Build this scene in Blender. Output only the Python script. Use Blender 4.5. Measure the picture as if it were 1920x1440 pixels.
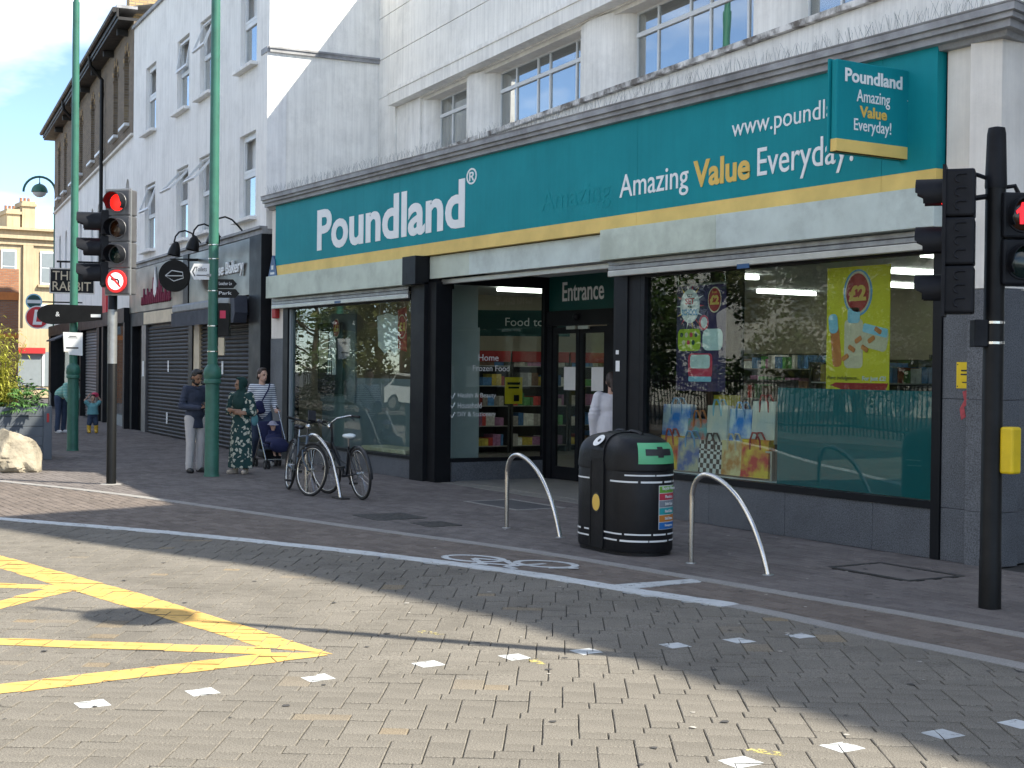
import bpy, bmesh, math, random
from mathutils import Vector, Matrix, Euler, noise
random.seed(11)
R_ = math.radians
for o in list(bpy.data.objects): bpy.data.objects.remove(o)
scene = bpy.context.scene
COL = scene.collection

# ---------------------------------------------------------------- camera
CAM = Vector((0, -10.33, 1.72))
YAW, PITCH, ROLL = R_(31.6), R_(-0.56), R_(0.65)
f0 = Vector((-math.cos(YAW), math.sin(YAW), 0)); r0 = Vector((math.sin(YAW), math.cos(YAW), 0)); u0 = Vector((0, 0, 1))
fw = f0*math.cos(PITCH) + u0*math.sin(PITCH); up = u0*math.cos(PITCH) - f0*math.sin(PITCH)
cr = r0*math.cos(ROLL) + up*math.sin(ROLL); cu = up*math.cos(ROLL) - r0*math.sin(ROLL)
cd = bpy.data.cameras.new('camera'); cam = bpy.data.objects.new('camera', cd); COL.objects.link(cam)
cd.sensor_width = 36; cd.lens = 36*2662/1920; cd.clip_start = .1; cd.clip_end = 3000
m = Matrix((cr, cu, -fw)).transposed().to_4x4(); m.translation = CAM
cam.matrix_world = m; scene.camera = cam

# ---------------------------------------------------------------- sky, sun, exposure
SUNH = Vector((.779, .627)); EL = R_(44.4)
world = bpy.data.worlds.new('World'); scene.world = world; world.use_nodes = True
wn, wl = world.node_tree.nodes, world.node_tree.links
bg = wn['Background']
sky = wn.new('ShaderNodeTexSky'); sky.sky_type = 'NISHITA'; sky.sun_disc = False
sky.sun_elevation = EL; sky.sun_rotation = math.atan2(SUNH.x, SUNH.y); sky.altitude = 5000; sky.air_density = 1.25; sky.dust_density = 0; sky.ozone_density = 1.6
tc = wn.new('ShaderNodeTexCoord'); mp = wn.new('ShaderNodeMapping'); mp.inputs['Scale'].default_value = (1.0, 1.0, 2.6)
mp.inputs['Location'].default_value = (4.7765, -1.0855, -1.4153)
nz = wn.new('ShaderNodeTexNoise'); nz.inputs['Scale'].default_value = 2.3; nz.inputs['Detail'].default_value = 7; nz.inputs['Roughness'].default_value = .55
rp = wn.new('ShaderNodeValToRGB'); rp.color_ramp.elements[0].position = .47; rp.color_ramp.elements[1].position = .66
mx = wn.new('ShaderNodeMixRGB'); mx.inputs[2].default_value = (8.2, 8.4, 8.6, 1)
wl.new(tc.outputs['Generated'], mp.inputs[0]); wl.new(mp.outputs[0], nz.inputs['Vector']); wl.new(nz.outputs['Fac'], rp.inputs[0])
wl.new(rp.outputs[0], mx.inputs[0]); wl.new(sky.outputs[0], mx.inputs[1]); wl.new(mx.outputs[0], bg.inputs[0])
bg.inputs[1].default_value = .12
sd = bpy.data.lights.new('sun', 'SUN'); sd.energy = 4.6; sd.angle = R_(.53); sd.color = (1, .93, .80)
sun = bpy.data.objects.new('sun', sd); COL.objects.link(sun)
sv = Vector((SUNH.x*math.cos(EL), SUNH.y*math.cos(EL), math.sin(EL)))
sun.rotation_euler = sv.to_track_quat('Z', 'Y').to_euler(); sun.location = (20, 20, 40)
scene.view_settings.view_transform = 'Standard'; scene.view_settings.look = 'None'
scene.view_settings.exposure = 1.25; scene.view_settings.gamma = 1; scene.view_settings.use_curve_mapping = False
scene.render.engine = 'CYCLES'
scene.cycles.max_bounces = 8; scene.cycles.transparent_max_bounces = 16; scene.cycles.glossy_bounces = 4; scene.cycles.diffuse_bounces = 3

# ---------------------------------------------------------------- materials
MATS = {}
def mat(name, col, rough=.6, metal=0, var=.12, scale=4, bump=0, bscale=60, spec=.5, emit=0, streak=0, isl=0, fine=0, col2=None, dirt=0, island_hue=0):
    if name in MATS: return MATS[name]
    ma = bpy.data.materials.new(name); ma.use_nodes = True; MATS[name] = ma
    n, l = ma.node_tree.nodes, ma.node_tree.links; b = n['Principled BSDF']
    b.inputs['Roughness'].default_value = rough; b.inputs['Metallic'].default_value = metal; b.inputs['Specular IOR Level'].default_value = spec
    c = (*col, 1)
    if emit:
        b.inputs['Emission Color'].default_value = c; b.inputs['Emission Strength'].default_value = emit
    co = n.new('ShaderNodeTexCoord'); src = None
    def noise_(sc, det=5, vec=None, ro=.6):
        t = n.new('ShaderNodeTexNoise'); t.inputs['Scale'].default_value = sc; t.inputs['Detail'].default_value = det; t.inputs['Roughness'].default_value = ro
        l.new(vec or co.outputs['Object'], t.inputs['Vector']); return t.outputs['Fac']
    def mrange(x, a, b_, lo=.3, hi=.7):
        t = n.new('ShaderNodeMapRange'); t.inputs[1].default_value = lo; t.inputs[2].default_value = hi; t.inputs[3].default_value = a; t.inputs[4].default_value = b_
        l.new(x, t.inputs[0]); return t.outputs[0]
    def mul(x, y):
        t = n.new('ShaderNodeMath'); t.operation = 'MULTIPLY'; l.new(x, t.inputs[0]); l.new(y, t.inputs[1]); return t.outputs[0]
    f = None
    def acc(x):
        nonlocal f
        f = x if f is None else mul(f, x)
    if var: acc(mrange(noise_(scale), 1-var, 1+var))
    if fine: acc(mrange(noise_(bscale*2, 2), 1-fine, 1+fine))
    if streak:
        mpn = n.new('ShaderNodeMapping'); mpn.inputs['Scale'].default_value = (7, 7, .35); l.new(co.outputs['Object'], mpn.inputs[0])
        acc(mrange(noise_(1.5, 6, mpn.outputs[0], .7), 1-streak, 1+streak*.25, .35, .6))
    if dirt: acc(mrange(noise_(1.1, 8, None, .75), 1-dirt, 1, .35, .52))
    if isl:
        g = n.new('ShaderNodeNewGeometry'); oi = n.new('ShaderNodeObjectInfo')
        a = n.new('ShaderNodeMath'); a.operation = 'ADD'; l.new(g.outputs['Random Per Island'], a.inputs[0]); l.new(oi.outputs['Random'], a.inputs[1])
        fr = n.new('ShaderNodeMath'); fr.operation = 'FRACT'; l.new(a.outputs[0], fr.inputs[0])
        acc(mrange(fr.outputs[0], 1-isl, 1+isl, 0, 1)); src = fr.outputs[0]
    base = n.new('ShaderNodeRGB'); base.outputs[0].default_value = c; bc = base.outputs[0]
    if col2:
        mi = n.new('ShaderNodeMixRGB'); mi.inputs[1].default_value = c; mi.inputs[2].default_value = (*col2, 1)
        if island_hue and src: l.new(mrange(src, 0, 1, 1-island_hue, 1), mi.inputs[0])
        else: l.new(mrange(noise_(scale*.6, 6), 0, 1, .45, .6), mi.inputs[0])
        bc = mi.outputs[0]
    if f is not None:
        mm = n.new('ShaderNodeMixRGB'); mm.blend_type = 'MULTIPLY'; mm.inputs[0].default_value = 1
        l.new(bc, mm.inputs[1]); l.new(f, mm.inputs[2]); bc = mm.outputs[0]
        l.new(mrange(f, min(1, rough*1.12), rough*.9, .8, 1.2), b.inputs['Roughness'])
    l.new(bc, b.inputs['Base Color'])
    if bump:
        bp = n.new('ShaderNodeBump'); bp.inputs['Strength'].default_value = bump; bp.inputs['Distance'].default_value = .02
        l.new(noise_(bscale, 4), bp.inputs['Height']); l.new(bp.outputs[0], b.inputs['Normal'])
    return ma
def glass_mat(name, tint=(.82, .88, .86), ior=1.5, extra=0.0):
    ma = bpy.data.materials.new(name); ma.use_nodes = True; n, l = ma.node_tree.nodes, ma.node_tree.links
    n.remove(n['Principled BSDF']); o = n['Material Output']
    t = n.new('ShaderNodeBsdfTransparent'); t.inputs[0].default_value = (*tint, 1)
    g = n.new('ShaderNodeBsdfGlossy'); g.inputs['Roughness'].default_value = 0.0; g.inputs['Color'].default_value = (.95, .97, .97, 1)
    ge = n.new('ShaderNodeNewGeometry'); dt = n.new('ShaderNodeVectorMath'); dt.operation = 'DOT_PRODUCT'; l.new(ge.outputs['Normal'], dt.inputs[0]); l.new(ge.outputs['Incoming'], dt.inputs[1])
    def mth(op, a, b=None):
        t_ = n.new('ShaderNodeMath'); t_.operation = op; t_.use_clamp = True
        for i_, v_ in enumerate((a, b)):
            if v_ is None: continue
            if isinstance(v_, (int, float)): t_.inputs[i_].default_value = v_
            else: l.new(v_, t_.inputs[i_])
        return t_.outputs[0]
    f_0 = ((ior-1)/(ior+1))**2
    ab = n.new('ShaderNodeMath'); ab.operation = 'ABSOLUTE'; l.new(dt.outputs['Value'], ab.inputs[0])
    fr_ = mth('ADD', mth('MULTIPLY', mth('POWER', mth('SUBTRACT', 1.0, ab.outputs[0]), 5.0), 1-f_0), f_0)
    co = n.new('ShaderNodeTexCoord'); nzz = n.new('ShaderNodeTexNoise'); nzz.inputs['Scale'].default_value = 1.2; nzz.inputs['Detail'].default_value = 1
    bp = n.new('ShaderNodeBump'); bp.inputs['Strength'].default_value = .03; bp.inputs['Distance'].default_value = .05
    l.new(co.outputs['Object'], nzz.inputs['Vector']); l.new(nzz.outputs['Fac'], bp.inputs['Height']); l.new(bp.outputs[0], g.inputs['Normal'])
    ad = n.new('ShaderNodeMath'); ad.operation = 'ADD'; ad.use_clamp = True; ad.inputs[1].default_value = extra
    mi = n.new('ShaderNodeMixShader'); l.new(fr_, ad.inputs[0]); l.new(ad.outputs[0], mi.inputs[0]); l.new(t.outputs[0], mi.inputs[1]); l.new(g.outputs[0], mi.inputs[2])
    l.new(mi.outputs[0], o.inputs[0]); MATS[name] = ma; return ma
def pattern_mat(name, kind, c1, c2, scale, rough=.8, thr=.5, axis='z'):
    ma = bpy.data.materials.new(name); ma.use_nodes = True; n, l = ma.node_tree.nodes, ma.node_tree.links; b = n['Principled BSDF']
    b.inputs['Roughness'].default_value = rough
    co = n.new('ShaderNodeTexCoord'); rp_ = n.new('ShaderNodeValToRGB'); rp_.color_ramp.interpolation = 'CONSTANT' if kind != 'noise' else 'LINEAR'
    rp_.color_ramp.elements[0].color = (*c1, 1); rp_.color_ramp.elements[1].color = (*c2, 1)
    if kind == 'stripe':
        t = n.new('ShaderNodeTexWave'); t.bands_direction = axis.upper(); t.inputs['Scale'].default_value = scale; t.inputs['Distortion'].default_value = .6; t.inputs['Detail Scale'].default_value = 1.0
        l.new(co.outputs['Object'], t.inputs[0]); l.new(t.outputs['Fac'], rp_.inputs[0]); rp_.color_ramp.elements[1].position = thr
    elif kind == 'floral':
        nn = n.new('ShaderNodeTexNoise'); nn.inputs['Scale'].default_value = 14; l.new(co.outputs['Object'], nn.inputs['Vector'])
        va = n.new('ShaderNodeVectorMath'); va.operation = 'MULTIPLY_ADD'; va.inputs[1].default_value = (.1, .1, .1)
        l.new(nn.outputs['Color'], va.inputs[0]); l.new(co.outputs['Object'], va.inputs[2])
        t = n.new('ShaderNodeTexVoronoi'); t.inputs['Scale'].default_value = scale; l.new(va.outputs[0], t.inputs['Vector'])
        l.new(t.outputs['Distance'], rp_.inputs[0]); rp_.color_ramp.elements[1].position = thr
    elif kind == 'check':
        t = n.new('ShaderNodeTexChecker'); t.inputs['Scale'].default_value = scale; l.new(co.outputs['Object'], t.inputs[0]); l.new(t.outputs['Fac'], rp_.inputs[0]); rp_.color_ramp.elements[1].position = .5
    elif kind == 'brick':
        sx = n.new('ShaderNodeSeparateXYZ'); cx = n.new('ShaderNodeCombineXYZ'); l.new(co.outputs['Object'], sx.inputs[0])
        a = n.new('ShaderNodeMath'); a.operation = 'ADD'; l.new(sx.outputs[0], a.inputs[0]); l.new(sx.outputs[1], a.inputs[1])
        l.new(a.outputs[0], cx.inputs[0]); l.new(sx.outputs[2], cx.inputs[1])
        t = n.new('ShaderNodeTexBrick'); t.inputs['Scale'].default_value = scale; t.inputs['Color1'].default_value = (*c1, 1); t.inputs['Color2'].default_value = (*c2, 1)
        t.inputs['Mortar'].default_value = (.22, .2, .17, 1); t.inputs['Mortar Size'].default_value = .018; t.inputs['Row Height'].default_value = .16; t.inputs['Brick Width'].default_value = .48; t.inputs['Bias'].default_value = -.2
        l.new(cx.outputs[0], t.inputs['Vector']); l.new(t.outputs['Color'], b.inputs['Base Color'])
        bp = n.new('ShaderNodeBump'); bp.inputs['Strength'].default_value = .6; bp.inputs['Distance'].default_value = .02; bp.invert = True; l.new(t.outputs['Fac'], bp.inputs['Height']); l.new(bp.outputs[0], b.inputs['Normal'])
        MATS[name] = ma; return ma
    elif kind == 'noise':
        t = n.new('ShaderNodeTexNoise'); t.inputs['Scale'].default_value = scale; t.inputs['Detail'].default_value = 3; l.new(co.outputs['Object'], t.inputs['Vector']); l.new(t.outputs['Fac'], rp_.inputs[0])
        rp_.color_ramp.elements[0].position = thr-.12; rp_.color_ramp.elements[1].position = thr+.12
    l.new(rp_.outputs[0], b.inputs['Base Color']); MATS[name] = ma; return ma
def leaf_mat(name, col, var=.35, trans=.3):
    ma = bpy.data.materials.new(name); ma.use_nodes = True; n, l = ma.node_tree.nodes, ma.node_tree.links; b = n['Principled BSDF']
    b.inputs['Roughness'].default_value = .55
    g = n.new('ShaderNodeNewGeometry'); mr = n.new('ShaderNodeMapRange'); mr.inputs[3].default_value = 1-var; mr.inputs[4].default_value = 1+var; l.new(g.outputs['Random Per Island'], mr.inputs[0])
    mm = n.new('ShaderNodeMixRGB'); mm.blend_type = 'MULTIPLY'; mm.inputs[0].default_value = 1; mm.inputs[1].default_value = (*col, 1); l.new(mr.outputs[0], mm.inputs[2])
    l.new(mm.outputs[0], b.inputs['Base Color'])
    tr = n.new('ShaderNodeBsdfTranslucent'); l.new(mm.outputs[0], tr.inputs[0]); ms = n.new('ShaderNodeMixShader'); ms.inputs[0].default_value = trans
    l.new(b.outputs[0], ms.inputs[1]); l.new(tr.outputs[0], ms.inputs[2]); l.new(ms.outputs[0], n['Material Output'].inputs[0]); MATS[name] = ma; return ma

# ---------------------------------------------------------------- mesh helpers
class MB:
    def __init__(s): s.v = []; s.f = []
    def add(s, vs, fs):
        k = len(s.v); s.v += [tuple(p) for p in vs]; s.f += [tuple(i+k for i in q) for q in fs]; return s
    def box(s, x0, x1, y0, y1, z0, z1, M=None, bev=0):
        if x0 > x1: x0, x1 = x1, x0
        if y0 > y1: y0, y1 = y1, y0
        if z0 > z1: z0, z1 = z1, z0
        if bev:
            b = min(bev, (x1-x0)*.3, (y1-y0)*.3, (z1-z0)*.3)
            bm = bmesh.new(); bmesh.ops.create_cube(bm, size=1)
            for v in bm.verts: v.co = Vector(((x0+x1)/2+v.co.x*(x1-x0), (y0+y1)/2+v.co.y*(y1-y0), (z0+z1)/2+v.co.z*(z1-z0)))
            bmesh.ops.bevel(bm, geom=bm.edges[:], offset=b, segments=2, affect='EDGES', profile=.5)
            bm.verts.index_update(); vs = [v.co.copy() for v in bm.verts]; fs = [[v.index for v in f.verts] for f in bm.faces]; bm.free()
        else:
            vs = [Vector(p) for p in ((x0,y0,z0),(x1,y0,z0),(x1,y1,z0),(x0,y1,z0),(x0,y0,z1),(x1,y0,z1),(x1,y1,z1),(x0,y1,z1))]
            fs = [(0,3,2,1),(4,5,6,7),(0,1,5,4),(1,2,6,5),(2,3,7,6),(3,0,4,7)]
        if M: vs = [M @ v for v in vs]
        return s.add(vs, fs)
    def tube(s, pts, r, n=10, closed=False, cap=True, squash=1):
        pts = [Vector(p) for p in pts]; rs = r if isinstance(r, (list, tuple)) else [r]*len(pts)
        rings = []; N = len(pts); prev = None
        for i, p in enumerate(pts):
            a = pts[(i-1) % N] if (closed or i > 0) else p; b = pts[(i+1) % N] if (closed or i < N-1) else p
            t = (b-a).normalized()
            if prev is None:
                q = Vector((0,0,1)) if abs(t.z) < .9 else Vector((0,1,0)); e1 = t.cross(q).normalized()
            else: e1 = (prev - t*prev.dot(t)).normalized()
            prev = e1; e2 = t.cross(e1)
            rings.append([p + (e1*math.cos(k*2*math.pi/n) + e2*math.sin(k*2*math.pi/n)*squash)*rs[i] for k in range(n)])
        vs = [v for rg in rings for v in rg]; fs = []
        for i in range(N if closed else N-1):
            j = (i+1) % N
            for k in range(n): fs.append((i*n+k, i*n+(k+1) % n, j*n+(k+1) % n, j*n+k))
        if cap and not closed: fs += [tuple(range(n))[::-1], tuple((N-1)*n+k for k in range(n))]
        return s.add(vs, fs)
    def cyl(s, a, b, r, n=16, r2=None): return s.tube([a, b], [r, r if r2 is None else r2], n)
    def lathe(s, prof, n=20, M=None):  # prof (r,z)
        vs = []; fs = []
        for r, z in prof: vs += [Vector((r*math.cos(2*math.pi*k/n), r*math.sin(2*math.pi*k/n), z)) for k in range(n)]
        for i in range(len(prof)-1):
            for k in range(n): fs.append((i*n+k, i*n+(k+1) % n, (i+1)*n+(k+1) % n, (i+1)*n+k))
        fs += [tuple(range(n))[::-1], tuple((len(prof)-1)*n+k for k in range(n))]
        if M: vs = [M @ v for v in vs]
        return s.add(vs, fs)
    def ell(s, c, r, M=None, nu=16, nv=10):
        pr = [(math.sin(math.pi*i/nv) if 0 < i < nv else .02, -math.cos(math.pi*i/nv)) for i in range(nv+1)]
        T = Matrix.Translation(Vector(c)) @ (M or Matrix()) @ Matrix.Diagonal((r[0], r[1], r[2], 1))
        return s.lathe(pr, nu, T)
    def prism(s, poly, y0, y1, M=None):  # polygon in x,z extruded along y; ccw seen from -y
        n = len(poly); vs = [Vector((x, y0, z)) for x, z in poly] + [Vector((x, y1, z)) for x, z in poly]
        fs = [tuple(range(n)), tuple(range(2*n-1, n-1, -1))] + [(i, n+i, n+(i+1) % n, (i+1) % n) for i in range(n)]
        if M: vs = [M @ v for v in vs]
        return s.add(vs, fs)
    def slab(s, poly, z0, z1):  # polygon in x,y extruded up
        n = len(poly); vs = [(x, y, z0) for x, y in poly] + [(x, y, z1) for x, y in poly]
        fs = [tuple(range(n))[::-1], tuple(range(n, 2*n))] + [(i, (i+1) % n, n+(i+1) % n, n+i) for i in range(n)]
        return s.add(vs, fs)
    def cap(s, a, b, ra, rb, sq=1, n=14):
        a, b = Vector(a), Vector(b); s.tube([a, b], [ra, rb], n, squash=sq); s.ell(a, (ra,)*3, None, 12, 8); return s.ell(b, (rb,)*3, None, 12, 8)
    def mesh(s, name, smooth=False):
        me = bpy.data.meshes.new(name); me.from_pydata(s.v, [], s.f); me.update()
        bm = bmesh.new(); bm.from_mesh(me); bmesh.ops.recalc_face_normals(bm, faces=bm.faces); bm.to_mesh(me); bm.free()
        if smooth: me.shade_smooth() if smooth is True else me.set_sharp_from_angle(angle=R_(smooth))
        if smooth and smooth is not True:
            for p in me.polygons: p.use_smooth = True
        return me
    def build(s, name, ma, parent=None, loc=None, rz=0, smooth=False, kind=None, label=None):
        me = s.mesh(name, smooth); o = bpy.data.objects.new(name, me); COL.objects.link(o)
        me.materials.append(MATS[ma] if isinstance(ma, str) else ma)
        if parent: o.parent = parent
        if loc is not None: o.location = loc
        if rz: o.rotation_euler = (0, 0, rz)
        if kind: o['kind'] = kind
        if label: o['label'] = label
        return o
def thing(name, label, cat, loc=(0,0,0), rz=0, group=None):
    o = bpy.data.objects.new(name, None); COL.objects.link(o); o.location = loc; o.rotation_euler = (0, 0, rz); o.empty_display_size = .2
    o['label'] = label; o['category'] = cat
    if group: o['group'] = group
    return o
def tag(o, label, cat, group=None):
    o['label'] = label; o['category'] = cat
    if group: o['group'] = group
    return o
def struct(o): o['kind'] = 'structure'; return o
def copy_tree(o, parent=None):
    c = o.copy(); COL.objects.link(c); c.parent = parent
    for ch in list(o.children): copy_tree(ch, c)
    return c
def text(s, name, ma, parent, x, z, w, h=None, y=0, ext=.003, bold=0, rz=0, align='L', M=None, shear=0, space=1):
    cu_ = bpy.data.curves.new('t', 'FONT'); cu_.body = s; cu_.extrude = ext; cu_.offset = bold; cu_.shear = shear; cu_.resolution_u = 4; cu_.space_character = space
    ob = bpy.data.objects.new('t', cu_); me = bpy.data.meshes.new_from_object(ob); bpy.data.objects.remove(ob)
    xs = [v.co.x for v in me.vertices]; ys = [v.co.y for v in me.vertices]
    x0, x1, y0, y1 = min(xs), max(xs), min(ys), max(ys); sx = w/(x1-x0); sy = sx if h is None else h/(y1-y0)
    ox = {'L': 0, 'C': -w/2, 'R': -w}[align]
    for v in me.vertices: v.co = Vector(((v.co.x-x0)*sx+ox, -v.co.z, (v.co.y-y0)*sy))
    me.name = name; me.materials.clear(); me.materials.append(MATS[ma]); o = bpy.data.objects.new(name, me); COL.objects.link(o)
    o.parent = parent; o.location = (x, y, z); o.rotation_euler = (0, 0, rz)
    if M is not None: o.matrix_local = M
    return o
def disc(x, z, r, y0, y1, n=28, sx=1):
    return [(x+r*sx*math.cos(2*math.pi*k/n), z+r*math.sin(2*math.pi*k/n)) for k in range(n)]
def blob(name, mb, ma, parent, voxel=.012, smooth=4, loc=None):
    me = mb.mesh(name); o = bpy.data.objects.new(name, me); COL.objects.link(o)
    r = o.modifiers.new('r', 'REMESH'); r.mode = 'VOXEL'; r.voxel_size = voxel
    sm = o.modifiers.new('s', 'SMOOTH'); sm.iterations = smooth; sm.factor = .5
    dg = bpy.context.evaluated_depsgraph_get(); me2 = bpy.data.meshes.new_from_object(o.evaluated_get(dg)); o.modifiers.clear(); o.data = me2; bpy.data.meshes.remove(me)
    me2.name = name; me2.materials.clear(); me2.materials.append(MATS[ma]); me2.shade_smooth(); o.parent = parent
    if loc: o.location = loc
    return o
# palette
def worn(name, amount, sc):
    ma = MATS[name]; n, l = ma.node_tree.nodes, ma.node_tree.links; b = n['Principled BSDF']; co = n.new('ShaderNodeTexCoord')
    t = n.new('ShaderNodeTexNoise'); t.inputs['Scale'].default_value = sc; t.inputs['Detail'].default_value = 8; t.inputs['Roughness'].default_value = .75; l.new(co.outputs['Object'], t.inputs['Vector'])
    mr = n.new('ShaderNodeMapRange'); mr.inputs[1].default_value = amount; mr.inputs[2].default_value = amount+.06; l.new(t.outputs['Fac'], mr.inputs[0])
    tr = n.new('ShaderNodeBsdfTransparent'); ms = n.new('ShaderNodeMixShader'); l.new(mr.outputs[0], ms.inputs[0]); l.new(tr.outputs[0], ms.inputs[1]); l.new(b.outputs[0], ms.inputs[2]); l.new(ms.outputs[0], n['Material Output'].inputs[0])
white_wall = mat('white_render', (.89, .87, .81), .85, var=.06, scale=1.2, streak=.14, dirt=.13, bump=.25, bscale=25)
mat('white_shade_render', (.87, .86, .83), .85, var=.06, scale=.8, streak=.12, dirt=.11, bump=.2, bscale=30)  # same white as white_render, with the shade put into its colour
mat('stone_pale', (.78, .74, .67), .8, var=.1, scale=2, streak=.08, bump=.15, bscale=30)
mat('lead', (.32, .32, .325), .6, metal=.2, var=.25, scale=3, dirt=.3, bump=.2, bscale=20)
mat('flaky', (.72, .70, .66), .8, var=.2, scale=6, col2=(.16, .14, .12), bump=.4, bscale=20)
mat('teal', (.008, .25, .285), .5, var=.06, scale=1.3, spec=.12, dirt=.06, streak=.05)
mat('teal_dark', (.0, .055, .05), .45, var=.08)
mat('yellow_strip', (.74, .53, .15), .6, var=.12, scale=2)
mat('gold', (.72, .47, .09), .5, var=.05)
mat('white_vinyl', (.82, .83, .82), .45, var=.04)
mat('ghost_teal', (.008, .247, .281), .5, var=.05, spec=.12)
mat('shutter_box', (.52, .58, .49), .55, metal=.1, var=.12, scale=2.2, dirt=.12)
mat('shutter_box_grey', (.54, .61, .57), .5, metal=.1, var=.12, scale=2.2, dirt=.12)
mat('alu', (.55, .55, .52), .35, metal=.8, var=.1)
mat('black_frame', (.010, .011, .013), .45, var=.2, scale=3, spec=.18)
mat('black_paint', (.008, .0085, .009), .4, var=.3, scale=6, dirt=.2, spec=.2)
mat('black_plastic', (.010, .011, .014), .5, var=.3, scale=5, bump=.05, bscale=80, spec=.2)
mat('granite', (.095, .103, .115), .5, var=.14, scale=3, fine=.6, bscale=45)
mat('frame_white', (.72, .74, .74), .45, var=.06)
mat('grey_panel', (.20, .235, .25), .6, var=.06)
mat('interior_wall', (.36, .32, .24), .8, var=.06)
mat('interior_floor', (.22, .21, .19), .5, var=.1)
mat('interior_white', (.74, .76, .77), .6, var=.05)
mat('tube_light', (1, .97, .9), .5, var=0, emit=3.6)
mat('red_header', (.4, .02, .02), .5, var=.1)
mat('shelf_dark', (.06, .06, .06), .5, var=.1)
mat('green_post', (.036, .15, .105), .42, var=.15, scale=3, dirt=.25)
mat('steel', (.62, .61, .58), .22, metal=1, var=.1, scale=8)
mat('galv', (.32, .33, .33), .45, metal=.7, var=.25, scale=5)
mat('signal_grey', (.10, .10, .105), .38, var=.2, scale=4, dirt=.2)
mat('lamp_red', (1, .012, .008), .4, var=0, emit=1.1)
mat('lamp_red_ped', (.9, .015, .025), .4, var=0, emit=.45)
mat('lens_amber', (.035, .012, .004), .12, var=0); mat('lens_green', (.004, .014, .012), .12, var=0)
mat('sign_white_lit', (1, .97, .95), .4, var=0, emit=.38); mat('sign_red_lit', (.85, .03, .03), .4, var=0, emit=.2)
mat('sign_white', (.75, .76, .75), .5, var=.06); mat('sign_red', (.55, .02, .03), .5, var=.06); mat('sign_blue', (.02, .08, .2), .4)
mat('yellow_box', (.78, .55, .01), .4, var=.06, dirt=.15)
mat('paint_white', (.52, .54, .54), .75, var=.1, scale=9, dirt=.25); mat('paint_yellow', (.60, .37, .10), .8, var=.12, scale=7, dirt=.22, fine=.15, bscale=80)
mat('paint_spray', (.55, .46, .14), .8, var=.2)
worn('paint_white', .36, 14); worn('paint_yellow', .34, 12); worn('paint_spray', .5, 22)
glass_mat('glass'); glass_mat('glass_upper', (.5, .55, .55), 1.55, .30)
# ================================================================ ground
mat('joint', (.035, .034, .032), .95, var=.2, scale=8)
mat('asphalt', (.07, .07, .072), .9, var=.12, scale=2, fine=.2, bscale=60, bump=.2)
mat('paver', (.172, .158, .134), .9, var=.10, scale=1.1, fine=.45, bscale=70, bump=.4, isl=.06, col2=(.215, .172, .115), island_hue=.02, dirt=.14, spec=.2)
mat('lane_brick', (.135, .110, .092), .85, var=.1, scale=1.5, fine=.2, bscale=70, bump=.25, isl=.16)
mat('walk_brick', (.132, .116, .108), .9, var=.14, scale=.9, fine=.2, bscale=70, bump=.25, isl=.14, dirt=.2)
mat('kerb_stone', (.26, .25, .235), .8, var=.1, scale=3, fine=.25, bscale=70)
mat('iron', (.045, .043, .042), .6, metal=.3, var=.3, scale=20, bump=.3, bscale=60)
struct(MB().box(-400, 400, -400, 400, -.06, -.05).build('ground', 'asphalt'))
LINE = [(-30, -14.6), (-24, -11.2), (-19, -8.3), (-16.45, -6.89), (-14.45, -5.71), (-12.25, -4.67), (-10.27, -3.95), (-8.9, -3.66), (-7.9, -3.42), (-6.6, -3.40), (-5.62, -3.34), (0, -3.1), (8, -2.9)]
KERB = [(-34, -10.5), (-26, -7.35), (-21.36, -5.65), (-18.58, -4.76), (-13.96, -3.72), (-11.5, -3.12), (-9.19, -2.80), (-8.15, -2.69), (-6.29, -2.51), (0, -2.1), (8, -1.8)]
def interp(L, x):
    for (a, b), (c, d) in zip(L, L[1:]):
        if a <= x <= c: return b+(d-b)*(x-a)/(c-a)
    return L[0][1] if x < L[0][0] else L[-1][1]
def smooth_line(L, n=6):
    out = []
    P = [Vector(p) for p in L]
    for i in range(len(P)-1):
        p0, p1, p2, p3 = P[max(0, i-1)], P[i], P[i+1], P[min(len(P)-1, i+2)]
        for k in range(n):
            t = k/n; out.append(.5*((2*p1)+(p2-p0)*t+(2*p0-5*p1+4*p2-p3)*t*t+(3*p1-p0-3*p2+p3)*t**3))
    out.append(P[-1]); return out
def ribbon(L, w, z0, z1, jit=0, x0=-1e9, x1=1e9):
    pts = [p for p in smooth_line(L, 14) if x0 <= p.x <= x1]; mb = MB(); vs = []; fs = []
    for i, p in enumerate(pts):
        t = (pts[min(i+1, len(pts)-1)]-pts[max(i-1, 0)]).normalized(); nn = Vector((-t.y, t.x))
        a = p+nn*(w/2+random.uniform(-jit, jit)); b = p-nn*(w/2+random.uniform(-jit, jit))
        vs += [(a.x, a.y, z1), (b.x, b.y, z1), (a.x, a.y, z0), (b.x, b.y, z0)]
    for i in range(len(pts)-1):
        k = i*4; fs += [(k, k+1, k+5, k+4), (k, k+4, k+6, k+2), (k+1, k+3, k+7, k+5)]
    return mb.add(vs, fs)
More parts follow.
